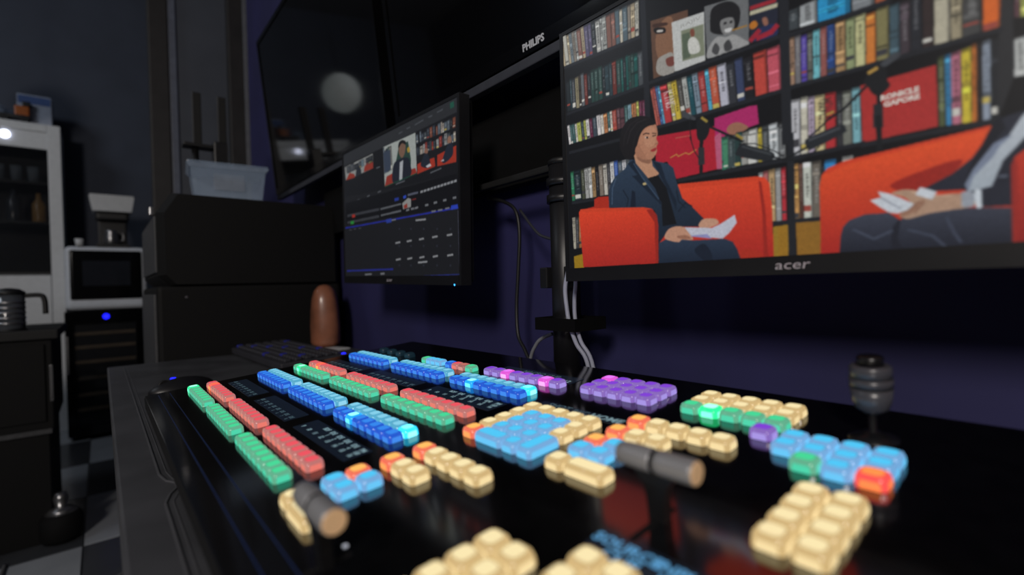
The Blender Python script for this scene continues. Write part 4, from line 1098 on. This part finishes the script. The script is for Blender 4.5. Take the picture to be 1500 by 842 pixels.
M_print = mat('picture_lettering', (20, 20, 20), rough=0.5, emit=0.8, ergb=(205, 190, 182))
M_print2 = mat('picture_lettering_grey', (20, 20, 20), rough=0.5, emit=0.8, ergb=(150, 150, 148))
def screen_text(body, x0, x1, z, h, m, bold=0.0):
    tm = text_mesh(body, 0.01, bold=bold, align='LEFT')
    xs = [v.co.x for v in tm.vertices]; ys = [v.co.y for v in tm.vertices]
    sx_, sy_ = (x1 - x0) / (max(xs) - min(xs)), h / (max(ys) - min(ys))
    for v in tm.vertices:
        v.co = ((v.co.x - min(xs)) * sx_, (v.co.y - min(ys)) * sy_, 0)
    tm.materials.clear()
    return obj('lettering', tm, m, MR, (x0, 0.0009, z), (math.pi / 2, 0, 0))
screen_text('RONICLE', 0.0650, 0.0892, -0.0368, 0.0046, M_print, 0.0006)
screen_text('GAPORE', 0.0668, 0.0895, -0.0424, 0.0046, M_print, 0.0006)
screen_text('RAJIV', -0.1078, -0.0850, 0.0945, 0.0048, M_print2)

# ------------------------------------------------------------------ pole that carries the monitors
po = thing('monitor_pole', 'black monitor pole with clamps rising behind the control panel', 'monitor stand', (-0.518, 0.545, DZ))
lathe('pole', [(0.0225, 0.006), (0.0225, 0.375)], M_bezel, po, n=28)
lathe('pole_cap', [(0.0235, 0.375), (0.0235, 0.382), (0.020, 0.385)], M_black, po, n=28)
box('base_clamp', (-0.05, -0.035, 0.0), (0.05, 0.045, 0.008), M_black, po, 0.002)
for z in (0.348, 0.372 - 0.05):
    lathe('collar', [(0.0265, z - 0.006), (0.0265, z + 0.006)], M_bezel, po, n=24)
    box('arm', (0.015, -0.012, z - 0.006), (0.33, 0.002, z + 0.006), M_bezel, po, 0.003)
box('arm', (-0.46, 0.0, 0.372), (-0.015, 0.012, 0.384), M_rubber, po, 0.003)
box('arm_head', (0.32, -0.028, 0.29), (0.39, 0.004, 0.41), M_bezel, po, 0.003)
box('arm_head', (-0.48, -0.028, 0.29), (-0.41, 0.004, 0.41), M_bezel, po, 0.003)
box('cable_clip', (-0.030, -0.028, 0.182), (-0.014, -0.008, 0.215), M_black, po, 0.002)
box('cable_clip', (0.018, -0.024, 0.182), (0.028, -0.006, 0.215), M_black, po, 0.002)
bm = bmesh.new()
for lo, hi in (((-0.027, -0.044, 0.118), (0.056, -0.042, 0.137)), ((-0.027, 0.025, 0.118), (0.056, 0.027, 0.137)), ((-0.027, -0.042, 0.118), (-0.025, 0.025, 0.137)), ((0.054, -0.042, 0.118), (0.056, 0.025, 0.137))):
    box_bm(lo, hi, 0, bm=bm)
obj('strap', me('strap', bm), mat('strap_felt', (9, 9, 10), rough=0.95, spec=0.1), po)

tag(tube('cable', [(-0.470, 0.50, 1.02), (-0.475, 0.507, 0.989), (-0.487, 0.51, 0.954), (-0.485, 0.51, 0.923), (-0.480, 0.51, 0.898), (-0.472, 0.515, 0.869), (-0.459, 0.522, 0.843), (-0.455, 0.53, 0.778)], 0.0032, M_cable_w),
    'pale grey cable bowing out left of the large monitor, strapped to the pole', 'cable', 'cables by the pole')
tag(tube('cable', [(-0.464, 0.506, 1.0), (-0.468, 0.512, 0.961), (-0.474, 0.515, 0.933), (-0.473, 0.515, 0.903), (-0.466, 0.518, 0.873), (-0.452, 0.524, 0.845), (-0.446, 0.532, 0.778)], 0.0030, M_cable_w),
    'straighter pale grey cable right of its twin, under the large monitor corner', 'cable', 'cables by the pole')
tag(tube('cable', [(-0.612, 0.54, 0.778), (-0.600, 0.54, 0.832), (-0.587, 0.54, 0.855), (-0.572, 0.54, 0.868), (-0.551, 0.545, 0.877)], 0.0030, mat('grey_cable', (112, 114, 120), rough=0.5)),
    'short grey cable arching from the desk to the pole foot', 'cable', 'cables by the pole')
tag(tube('cable', [(-0.76, 0.585, 1.135), (-0.713, 0.58, 1.122), (-0.675, 0.58, 1.10), (-0.664, 0.58, 1.056), (-0.671, 0.58, 0.98), (-0.678, 0.58, 0.916), (-0.670, 0.575, 0.865), (-0.648, 0.57, 0.841), (-0.610, 0.56, 0.80), (-0.59, 0.555, 0.778)], 0.0034, M_cable_b),
    'black cable hanging down the navy wall between the two monitors', 'cable', 'cables by the pole')
tag(tube('cable', [(-0.672, 0.59, 1.10), (-0.62, 0.58, 1.054), (-0.594, 0.58, 1.040), (-0.55, 0.58, 1.03)], 0.0026, mat('dark_grey_cable', (48, 49, 56), rough=0.5)),
    'thin dark cable slanting down to the pole behind the monitors', 'cable', 'cables by the pole')

# ------------------------------------------------------------------ televisions on the wall
M_tv = mat('television_glass', (7, 7, 8), rough=0.06, grain=0.02)
def television(label, xa, xb, zb, h, tilt, logo):
    w = xb - xa
    t = thing('television', label, 'television', ((xa + xb) / 2, 0.55, zb), (tilt, 0, 0), 'televisions on the wall')
    bz = 0.024
    bm = bmesh.new()
    box_bm((-w / 2, 0.0, 0.0), (w / 2, 0.03, bz), 0, bm=bm)
    box_bm((-w / 2, 0.0, h - 0.016), (w / 2, 0.03, h), 0, bm=bm)
    box_bm((-w / 2, 0.0, bz), (-w / 2 + 0.016, 0.03, h - 0.016), 0, bm=bm)
    box_bm((w / 2 - 0.016, 0.0, bz), (w / 2, 0.03, h - 0.016), 0, bm=bm)
    obj('bezel', me('bezel', bm), M_black_gloss, t)
    box('screen', (-w / 2 + 0.016, 0.003, bz), (w / 2 - 0.016, 0.012, h - 0.016), M_tv, t)
    box('rear_cover', (-w / 2 + 0.01, 0.012, 0.008), (w / 2 - 0.01, 0.055, h - 0.01), M_black, t, 0.01)
    box('lower_lip', (-w / 2, 0.001, -0.020), (w / 2, 0.02, -0.003), mat('television_lip', (58, 60, 68), rough=0.4), t, 0.002)
    box('lip_gap', (-w / 2, 0.006, -0.003), (w / 2, 0.02, 0.0), M_rubber, t)
    box('wall_bracket', (-0.15, 0.055, 0.12), (0.15, 0.085, 0.34), M_black, t, 0.004)
    if logo:
        lm = text_mesh('PHILIPS', 0.0165, extrude=0.0003, bold=0.0006)
        lm.materials.clear()
        obj('lettering', lm, M_logo, t, (logo, -0.0006, 0.0125), (math.pi / 2, 0, 0))
    return t
TVT = math.radians(5.5)
television('switched-off television at the left reflecting a pale round lamp, above the brown dome', -2.139, -1.125, 1.357, 0.62, TVT, None)
television('switched-off television with PHILIPS lettering above the gap between the monitors', -1.075, -0.062, 1.352, 0.60, TVT, -0.012)
sb = thing('wall_board', 'long black board mounted on the navy wall beneath the televisions', 'board', (-1.1, 0.64, 1.158))
box('board_front', (-0.68, -0.022, 0.0), (0.85, -0.012, 0.155), mat('board_felt', (9, 9, 10), rough=0.9, spec=0.15), sb, 0.002)
box('board_body', (-0.675, -0.012, 0.004), (0.845, 0.02, 0.15), M_black, sb, 0.002)

# ------------------------------------------------------------------ far end of the desk
# keyboard
kb = thing('keyboard', 'black keyboard with faint blue key lights beyond the control panel', 'keyboard', (-1.425, 0.372, DZ + 0.003), (math.radians(2.0), 0, math.radians(1.5)))
box('keyboard_body', (-0.24, -0.082, 0.004), (0.24, 0.082, 0.022), M_key, kb, 0.004)
kmesh = me('key', box_bm((-0.0085, -0.0085, 0.0), (0.0085, 0.0085, 0.008), 0.0025, 1))
kmesh.materials.append(M_key)
kblue = me('key', box_bm((-0.0085, -0.0085, 0.0), (0.0085, 0.0085, 0.008), 0.0025, 1))
kblue.materials.append(mat('blue_lit_key', (20, 22, 60), rough=0.4, emit=0.35, ergb=(26, 30, 120)))
for j in range(6):
    for i in range(22):
        obj('key', kblue if (i * 7 + j * 5) % 13 == 0 else kmesh, None, kb, (-0.2205 + i * 0.021, -0.062 + j * 0.0245, 0.021))
for sx_ in (-0.2, 0.2):
    for sy_ in (-0.07, 0.07):
        box('foot', (sx_ - 0.012, sy_ - 0.006, 0.0), (sx_ + 0.012, sy_ + 0.006, 0.006), M_rubber, kb)
M_led_b = mat('deep_blue_led', (30, 40, 255), emit=3.0, ergb=(26, 30, 255))
lathe('status_light', [(0.006, 0), (0.004, 0.002)], M_led_b, kb, (0.232, 0.070, 0.022), (0, 0, 0), 12)
# mouse
mo = thing('mouse', 'black computer mouse with a blue glow behind the panel corner', 'mouse', (-1.135, 0.105, DZ), (0, 0, math.radians(-70)))
bm = bmesh.new()
bmesh.ops.create_uvsphere(bm, u_segments=24, v_segments=14, radius=1.0)
for v in bm.verts:
    v.co.x *= 0.060 * (1.0 if v.co.x > 0 else 0.95)
    v.co.y *= 0.034
    v.co.z = v.co.z * 0.024 if v.co.z > 0 else v.co.z * 0.003
    v.co.z += 0.003
obj('mouse_shell', me('mouse_shell', bm), M_bezel, mo, smooth=True)
lathe('scroll_wheel', [(0.010, -0.003), (0.011, 0.0), (0.010, 0.003)], M_rubber, mo, (0.034, 0, 0.016), (math.pi / 2, 0, 0), 18)
lathe('mouse_light', [(0.006, 0), (0.004, 0.003)], M_led_b, mo, (0.012, -0.012, 0.0235), (0, 0, 0), 12)
# brown dome
br = thing('wooden_dome', 'tall polished brown wooden dome standing at the back of the desk', 'ornament', (-1.605, 0.548, DZ))
prof = [(0.040, 0.004), (0.045, 0.02), (0.047, 0.07), (0.046, 0.12), (0.042, 0.16), (0.034, 0.187), (0.022, 0.201), (0.010, 0.206), (0.0, 0.207)]
bd = lathe('dome', prof, M_wood, br, n=36)
for v in bd.data.vertices:
    a = math.atan2(v.co.y, v.co.x)
    k_ = 1 + 0.05 * math.sin(2 * a + v.co.z * 14) + 0.025 * math.sin(5 * a)
    v.co.x *= k_; v.co.y *= k_
lathe('dome_foot', [(0.046, 0.0), (0.046, 0.005)], M_black, br, n=24)
tag(box('paper_sheet', (-0.05, -0.035, 0.0), (0.05, 0.035, 0.004), M_white, None, 0.0005, 1, (-1.53, 0.535, DZ), (0, 0, 0.3)), 'small white pad lying beside the brown dome on the desk', 'paper')

# black cases
cs = thing('equipment_case', 'lower tall black case standing on the floor beyond the desk end', 'case', (-1.99, 0.37, 0.0), group='black equipment cases')
box('case_body', (-0.28, -0.262, 0.02), (0.28, 0.27, 0.984), M_case, cs, 0.012)
box('case_side_panel', (-0.25, -0.268, 0.05), (0.262, -0.258, 0.96), M_case_side, cs, 0.003)
for z in (0.3, 0.6, 0.95):
    lathe('rivet', [(0.005, 0), (0.003, 0.002)], M_steel, cs, (0.281, -0.19, z), (0, math.pi / 2, 0), 10)
for sx_ in (-0.22, 0.22):
    for sy_ in (-0.2, 0.2):
        lathe('foot', [(0.02, 0.0), (0.022, 0.02)], M_rubber, cs, (sx_, sy_, 0), n=14)
cs2 = thing('equipment_case', 'upper black case with chamfered corners carrying the clear plastic box', 'case', (-1.99, 0.375, 0.984), group='black equipment cases')
bm = bmesh.new()
sec = [(-0.255, 0.0, 0.285), (-0.255, 0.0, 0.285)]
outline = [(-0.235, 0.0), (-0.262, 0.03), (-0.262, 0.215), (-0.225, 0.275), (0.265, 0.275), (0.265, 0.0)]
a_ = [bm.verts.new((0.29, y * 0.93 + 0.0, z * 0.97 + 0.004)) for y, z in outline]
a2 = [bm.verts.new((0.268, y, z)) for y, z in outline]
b_ = [bm.verts.new((-0.27, y, z)) for y, z in outline]
bm.faces.new(a_); bm.faces.new(list(reversed(b_)))
for p_, q_ in ((a_, a2), (a2, b_)):
    for i in range(6):
        j = (i + 1) % 6
        f = bm.faces.new((p_[i], p_[j], q_[j], q_[i]))
bmesh.ops.recalc_face_normals(bm, faces=bm.faces)
obj('case_body', me('case_body', bm), M_case, cs2)
box('case_side_panel', (-0.25, -0.267, 0.04), (0.262, -0.261, 0.205), M_case_side, cs2, 0.002)
box('latch', (0.20, -0.275, 0.21), (0.235, -0.262, 0.235), M_steel, cs2, 0.003)

# clear plastic box with odds and ends inside
M_clear = mat('cloudy_plastic', (170, 190, 215), rough=0.2, alpha=0.3, grain=0.05)
bx = thing('storage_box', 'clear plastic storage box on top of the black cases', 'plastic box', (-1.93, 0.335, 1.259), (0, 0, math.radians(-6)))
bm = bmesh.new()
def frust(bm, x0, y0, x1, y1, z0, z1, t):
    lo = [bm.verts.new((sx_ * x0, sy_ * y0, z0)) for sx_, sy_ in ((-1, -1), (1, -1), (1, 1), (-1, 1))]
    hi = [bm.verts.new((sx_ * x1, sy_ * y1, z1)) for sx_, sy_ in ((-1, -1), (1, -1), (1, 1), (-1, 1))]
    hi2 = [bm.verts.new((sx_ * (x1 - t), sy_ * (y1 - t), z1)) for sx_, sy_ in ((-1, -1), (1, -1), (1, 1), (-1, 1))]
    lo2 = [bm.verts.new((sx_ * (x0 - t), sy_ * (y0 - t), z0 + t)) for sx_, sy_ in ((-1, -1), (1, -1), (1, 1), (-1, 1))]
    for i in range(4):
        j = (i + 1) % 4
        bm.faces.new((lo[i], lo[j], hi[j], hi[i])); bm.faces.new((hi[i], hi[j], hi2[j], hi2[i])); bm.faces.new((hi2[i], hi2[j], lo2[j], lo2[i]))
    bm.faces.new(list(reversed(lo))); bm.faces.new(lo2)
frust(bm, 0.075, 0.098, 0.088, 0.112, 0.002, 0.125, 0.002)
bmesh.ops.recalc_face_normals(bm, faces=bm.faces)
obj('tub', me('tub', bm), M_clear, bx)
bm = bmesh.new()
frust(bm, 0.088, 0.112, 0.097, 0.121, 0.116, 0.128, 0.004)
bmesh.ops.recalc_face_normals(bm, faces=bm.faces)
obj('rim', me('rim', bm), mat('frosted_rim', (170, 188, 212), rough=0.3, alpha=0.7), bx)
box('lid', (-0.094, -0.118, 0.128), (0.094, 0.118, 0.137), mat('frosted_lid', (170, 190, 215), rough=0.25, alpha=0.35), bx, 0.003)
box('paper_label', (0.0835, -0.045, 0.045), (0.0845, 0.045, 0.10), mat('frosted_label', (170, 180, 195), rough=0.4, alpha=0.22), bx)
rng = random.Random(5)
odds = [('memory_card', 'pale memory card lying in the clear plastic box', (170, 168, 160)), ('adapter', 'tan plug adapter lying in the clear plastic box', (140, 112, 84)),
        ('adapter', 'dark plug adapter at the end of the clear plastic box', (60, 60, 64)), ('connector', 'silver connector lying in the clear plastic box', (150, 150, 156)),
        ('connector', 'brown connector lying near the corner of the clear plastic box', (110, 90, 70)), ('battery', 'white battery lying in the clear plastic box', (190, 188, 180))]
for k, (nm, lb, c) in enumerate(odds):
    y = 0.27 + 0.027 * k
    tag(box(nm, (-0.028, -0.012, 0.0), (0.028, 0.012, 0.018), mat('oddment_%d' % k, c, rough=0.5), None, 0.004, 2, (-1.885 + 0.012 * ((k * 5) % 3 - 1), y, 1.2632), (0, 0, rng.uniform(-0.25, 0.25))), lb, 'oddment', 'oddments in the plastic box')

# wireless receiver with two flat aerials behind the box
rc = thing('aerial_stand', 'black stand with two upright flat aerials behind the plastic box', 'aerial stand', (-2.16, 0.318, 1.259))
box('base', (-0.05, -0.05, 0.0), (0.05, 0.06, 0.02), M_black, rc, 0.004)
lathe('post', [(0.012, 0.02), (0.012, 0.26)], M_black, rc, (0, -0.045, 0), n=14)
box('tray', (-0.03, -0.085, 0.255), (0.03, 0.012, 0.268), M_black, rc, 0.003)
box('receiver', (-0.03, 0.012, 0.15), (0.03, 0.060, 0.285), M_bezel, rc, 0.005)
for y in (-0.035, 0.048):
    ae = box('aerial', (-0.006, y - 0.015, 0.268), (0.006, y + 0.013, 0.468), M_rubber, rc, 0.003)
    box('aerial_edge', (0.0, y - 0.017, 0.27), (0.008, y - 0.012, 0.466), M_case_side, ae, 0.001)

# ------------------------------------------------------------------ kitchen corner
# wine cooler
wc = thing('wine_cooler', 'black wine cooler with wooden racks standing on the tiled floor', 'wine cooler', (-4.3, 0.005, 0.0))
box('cooler_body', (-0.5, -0.205, 0.02), (-0.03, 0.205, 0.862), M_black, wc, 0.006)
bm = bmesh.new()
for lo, hi in (((-0.03, -0.205, 0.03), (0.0, -0.165, 0.862)), ((-0.03, 0.165, 0.03), (0.0, 0.205, 0.862)), ((-0.03, -0.165, 0.78), (0.0, 0.165, 0.862)), ((-0.03, -0.165, 0.03), (0.0, 0.165, 0.09))):
    box_bm(lo, hi, 0, bm=bm)
obj('door_frame', me('door_frame', bm), M_black_gloss, wc)
M_glass_d = mat('smoked_glass', (30, 32, 36), rough=0.05, alpha=0.35)
M_rack = mat('pale_rack_wood', (160, 138, 112), rough=0.6, grain=0.2, scale=20)
for z in (0.20, 0.30, 0.41, 0.52, 0.62, 0.71):
    box('rack', (-0.029, -0.16, z - 0.010), (-0.018, 0.16, z + 0.010), M_rack, wc, 0.002)
box('glass_door', (-0.012, -0.165, 0.09), (-0.006, 0.165, 0.78), M_glass_d, wc)
box('handle', (0.0, -0.200, 0.45), (0.018, -0.188, 0.70), M_steel, wc, 0.003)
lathe('blue_light', [(0.018, 0), (0.016, 0.003)], mat('cooler_led', (30, 40, 220), emit=2.2, ergb=(20, 24, 255)), wc, (0.0, 0.005, 0.822), (0, math.pi / 2, 0), 16)
for sy_ in (-0.17, 0.17):
    for sx_ in (-0.45, -0.06):
        lathe('foot', [(0.02, 0.0), (0.02, 0.022)], M_rubber, wc, (sx_, sy_, 0), n=12)
# oven
ov = thing('countertop_oven', 'pale rounded countertop oven with black glass door on the wine cooler', 'oven', (-4.3, 0.022, 0.862))
box('oven_body', (-0.42, -0.215, 0.008), (-0.01, 0.218, 0.438), M_grey, ov, 0.04, 4)
box('glass_door', (-0.034, -0.190, 0.075), (-0.002, 0.192, 0.412), M_black_gloss, ov, 0.015, 3)
box('window', (-0.004, -0.125, 0.17), (0.0, 0.125, 0.34), mat('oven_window', (34, 36, 42), rough=0.1), ov, 0.001)
for sy_ in (-0.17, 0.17):
    lathe('foot', [(0.018, 0.0), (0.018, 0.012)], M_rubber, ov, (-0.08, sy_, 0), n=12)
    lathe('foot', [(0.018, 0.0), (0.018, 0.012)], M_rubber, ov, (-0.36, sy_, 0), n=12)
# coffee machine
cm = thing('coffee_machine', 'white-topped coffee machine standing on the pale oven', 'coffee machine', (-4.42, 0.062, 1.300))
box('base', (-0.09, -0.09, 0.0), (0.10, 0.09, 0.022), M_black, cm, 0.005)
box('column', (-0.09, -0.08, 0.02), (-0.02, 0.08, 0.24), M_black, cm, 0.01)
box('brew_head', (-0.09, -0.092, 0.19), (0.06, 0.092, 0.25), M_black, cm, 0.02, 3)
bm = bmesh.new()
frust(bm, 0.085, 0.105, 0.10, 0.122, 0.25, 0.352, 0.006)
bmesh.ops.recalc_face_normals(bm, faces=bm.faces)
obj('hopper', me('hopper', bm), M_white, cm)
box('hopper_lid', (-0.096, -0.118, 0.352), (0.096, 0.118, 0.362), M_white, cm, 0.004)
jg = thing('steel_jug', 'shiny steel jug standing in the coffee machine', 'jug', (-4.375, 0.052, 1.322))
lathe('jug_body', [(0.036, 0.0), (0.040, 0.01), (0.040, 0.05), (0.032, 0.085), (0.034, 0.098)], M_steel, jg, n=24)
tube('jug_handle', [(0.0, 0.036, 0.085), (0.0, 0.062, 0.075), (0.0, 0.064, 0.035), (0.0, 0.038, 0.02)], 0.004, M_steel, jg)
sw_ = tag(lathe('cup', [(0.018, 0.0), (0.024, 0.05), (0.022, 0.05), (0.016, 0.004)], M_white, None, (-4.33, -0.115, 1.30), n=18), 'tiny white cup on the oven beside the coffee machine', 'cup')

# white display cabinet
cb = thing('display_cabinet', 'tall white cabinet with dark shelves at the left edge', 'cabinet', (-4.7, -0.60, 0.0))
box('side_panel', (-0.38, 0.325, 0.0), (0.0, 0.395, 2.185), M_white, cb, 0.004)
box('side_panel', (-0.38, -0.395, 0.0), (0.0, -0.325, 2.185), M_white, cb, 0.004)
box('top_panel', (-0.38, -0.325, 2.13), (0.0, 0.325, 2.185), M_white, cb, 0.004)
box('pelmet', (-0.05, -0.325, 2.01), (-0.01, 0.325, 2.13), M_white, cb, 0.003)
box('lower_door', (-0.03, -0.322, 0.06), (-0.004, 0.322, 1.12), M_white, cb, 0.004)
box('back_panel', (-0.38, -0.325, 0.0), (-0.36, 0.325, 2.13), mat('cabinet_back', (26, 27, 30), rough=0.6), cb)
for z in (1.12, 1.48, 1.76):
    box('shelf', (-0.36, -0.325, z), (-0.02, 0.325, z + 0.018), M_black, cb, 0.002)
box('glass_pane', (-0.014, -0.322, 1.15), (-0.009, 0.322, 2.0), M_glass_d, cb)
lathe('spot_light', [(0.026, 0.0), (0.026, 0.006)], mat('spot_lamp_glass', (255, 255, 255), emit=3.5, ergb=(225, 230, 255)), cb, (-0.004, 0.118, 2.085), (0, math.pi / 2, 0), 18)
M_gl = mat('drinking_glass', (170, 180, 190), rough=0.1, alpha=0.4)
gnames = ['nearest the cabinet frame', 'second from the cabinet frame', 'third from the cabinet frame', 'fourth from the cabinet frame']
for k in range(4):
    tag(lathe('drinking_glass', [(0.026, 0.0), (0.033, 0.12), (0.030, 0.12), (0.024, 0.006)], M_gl, None, (-4.83, -0.36 - 0.085 * k, 1.7786), n=18),
        'drinking glass on the upper cabinet shelf, ' + gnames[k], 'glass', 'glasses in the cabinet')
tag(lathe('bottle', [(0.034, 0.0), (0.036, 0.01), (0.036, 0.13), (0.014, 0.17), (0.013, 0.21), (0.0, 0.21)], mat('amber_bottle', (178, 138, 84), rough=0.3), None, (-4.80, -0.335, 1.498), n=20), 'tan bottle on the middle cabinet shelf near the frame', 'bottle')
tag(lathe('bottle', [(0.036, 0.0), (0.038, 0.01), (0.038, 0.15), (0.014, 0.19), (0.013, 0.23), (0.0, 0.23)], mat('grey_bottle', (70, 74, 80), rough=0.2), None, (-4.80, -0.46, 1.498), n=20), 'dark grey bottle left of the tan bottle in the cabinet', 'bottle')
# things on the cabinet
wb = thing('toy_box', 'white and blue carton on top of the white cabinet', 'carton', (-4.86, -0.325, 2.185))
box('carton', (-0.09, -0.10, 0.0), (0.09, 0.075, 0.215), mat('carton_white', (165, 172, 188), rough=0.6), wb, 0.003)
box('carton_print', (0.0895, -0.095, 0.15), (0.0915, 0.07, 0.205), mat('carton_blue', (70, 96, 150), rough=0.6), wb)
ty = thing('toy_truck', 'small orange and black toy truck in front of the white carton', 'toy', (-4.74, -0.415, 2.185))
box('cab', (-0.02, -0.02, 0.03), (0.02, 0.055, 0.115), mat('toy_orange', (190, 98, 30), rough=0.45), ty, 0.008)
box('chassis', (-0.025, -0.11, 0.022), (0.025, 0.06, 0.05), M_black, ty, 0.004)
box('roof', (-0.018, 0.02, 0.112), (0.018, 0.062, 0.150), M_black, ty, 0.006)
for y in (-0.07, 0.03):
    for x in (-0.026, 0.026):
        lathe('wheel', [(0.022, -0.006), (0.022, 0.006)], M_rubber, ty, (x, y, 0.022), (0, math.pi / 2, 0), 16)
bg = bmesh.new()
bmesh.ops.create_icosphere(bg, subdivisions=3, radius=0.085)
rng = random.Random(11)
for v in bg.verts:
    v.co *= 1 + rng.uniform(-0.12, 0.12)
    v.co.z = max(v.co.z * 0.85, -0.06)
tag(obj('plastic_bag', me('plastic_bag', bg), mat('pale_bag', (110, 122, 140), rough=0.35, alpha=0.75), None, (-4.88, -0.53, 2.247)), 'crumpled pale plastic bag on the cabinet behind the toy truck', 'bag')

# counter with the coffee press
ct = thing('kitchen_counter', 'black kitchen counter at the lower left carrying the coffee press', 'counter', (-2.9, -0.65, 0.0))
box('counter_top', (-0.32, -0.55, 0.80), (0.32, 0.505, 0.836), M_rubber, ct, 0.004)
box('cabinet_body', (-0.30, -0.53, 0.45), (0.30, 0.485, 0.80), M_case, ct, 0.003)
box('lower_body', (-0.28, -0.53, 0.0), (0.28, 0.47, 0.43), M_case, ct, 0.003)
box('drawer_front', (0.300, -0.50, 0.48), (0.308, 0.465, 0.78), M_case, ct, 0.003)
box('drawer_gap', (-0.29, -0.53, 0.43), (0.295, 0.478, 0.45), M_case_side, ct)
box('handle', (0.318, 0.478, 0.56), (0.328, 0.488, 0.70), M_steel, ct, 0.002)
box('handle', (0.300, 0.478, 0.57), (0.328, 0.485, 0.58), M_steel, ct, 0.001)
fp = thing('coffee_press', 'ribbed steel coffee press with a black handle on the counter', 'coffee press', (-2.68, -0.285, 0.836))
lathe('beaker', [(0.043, 0.006), (0.045, 0.01), (0.045, 0.140), (0.041, 0.140)], mat('beaker_glass', (70, 74, 80), rough=0.1), fp, n=28)
for z in (0.025, 0.045, 0.065, 0.085, 0.105):
    lathe('band', [(0.0465, z), (0.0475, z + 0.004), (0.0465, z + 0.008)], M_steel, fp, n=28)
lathe('lid', [(0.047, 0.140), (0.047, 0.150), (0.030, 0.162), (0.008, 0.166)], M_black, fp, n=28)
tube('handle', [(0.004, 0.044, 0.135), (0.004, 0.088, 0.135), (0.004, 0.100, 0.115), (0.004, 0.102, 0.060)], 0.009, M_black, fp)
lathe('base', [(0.050, 0.0), (0.050, 0.007)], M_black, fp, n=28)
# floor clutter
fk = thing('floor_kettle', 'small steel pot with a knob lid standing on the dark floor under the desk', 'pot', (-2.62, -0.155, 0.0))
lathe('pot_body', [(0.055, 0.0), (0.066, 0.02), (0.066, 0.09), (0.050, 0.110)], mat('pot_black', (12, 12, 13), rough=0.8, spec=0.2), fk, n=28)
lathe('pot_lid', [(0.050, 0.110), (0.034, 0.125), (0.018, 0.130), (0.024, 0.165), (0.018, 0.185), (0.0, 0.188)], M_steel, fk, n=24)
tag(tube('cable', [(-2.50, -0.30, 0.006), (-2.3, -0.28, 0.006), (-2.1, -0.12, 0.006), (-2.15, 0.05, 0.006), (-2.3, 0.16, 0.006)], 0.006, mat('floor_cable_grey', (90, 90, 92), rough=0.5)), 'grey cable curling over the floor under the desk', 'cable')
# paper lantern over the kitchen, seen only as a reflection in the television
pl = thing('pendant_lantern', 'round white paper lantern hanging in the kitchen, mirrored in the television', 'lamp', (-3.83, -0.62, 2.6))
lathe('cord', [(0.004, -0.10), (0.004, 1.0)], M_black, pl, n=8)
lathe('shade', [(0.03, -0.40)] + [(0.15 * math.sin(math.radians(a)), -0.25 - 0.15 * math.cos(math.radians(a))) for a in range(20, 170, 10)] + [(0.03, -0.10)],
      mat('paper_lantern', (220, 222, 220), rough=0.8, emit=0.38, ergb=(215, 225, 225)), pl, n=32)
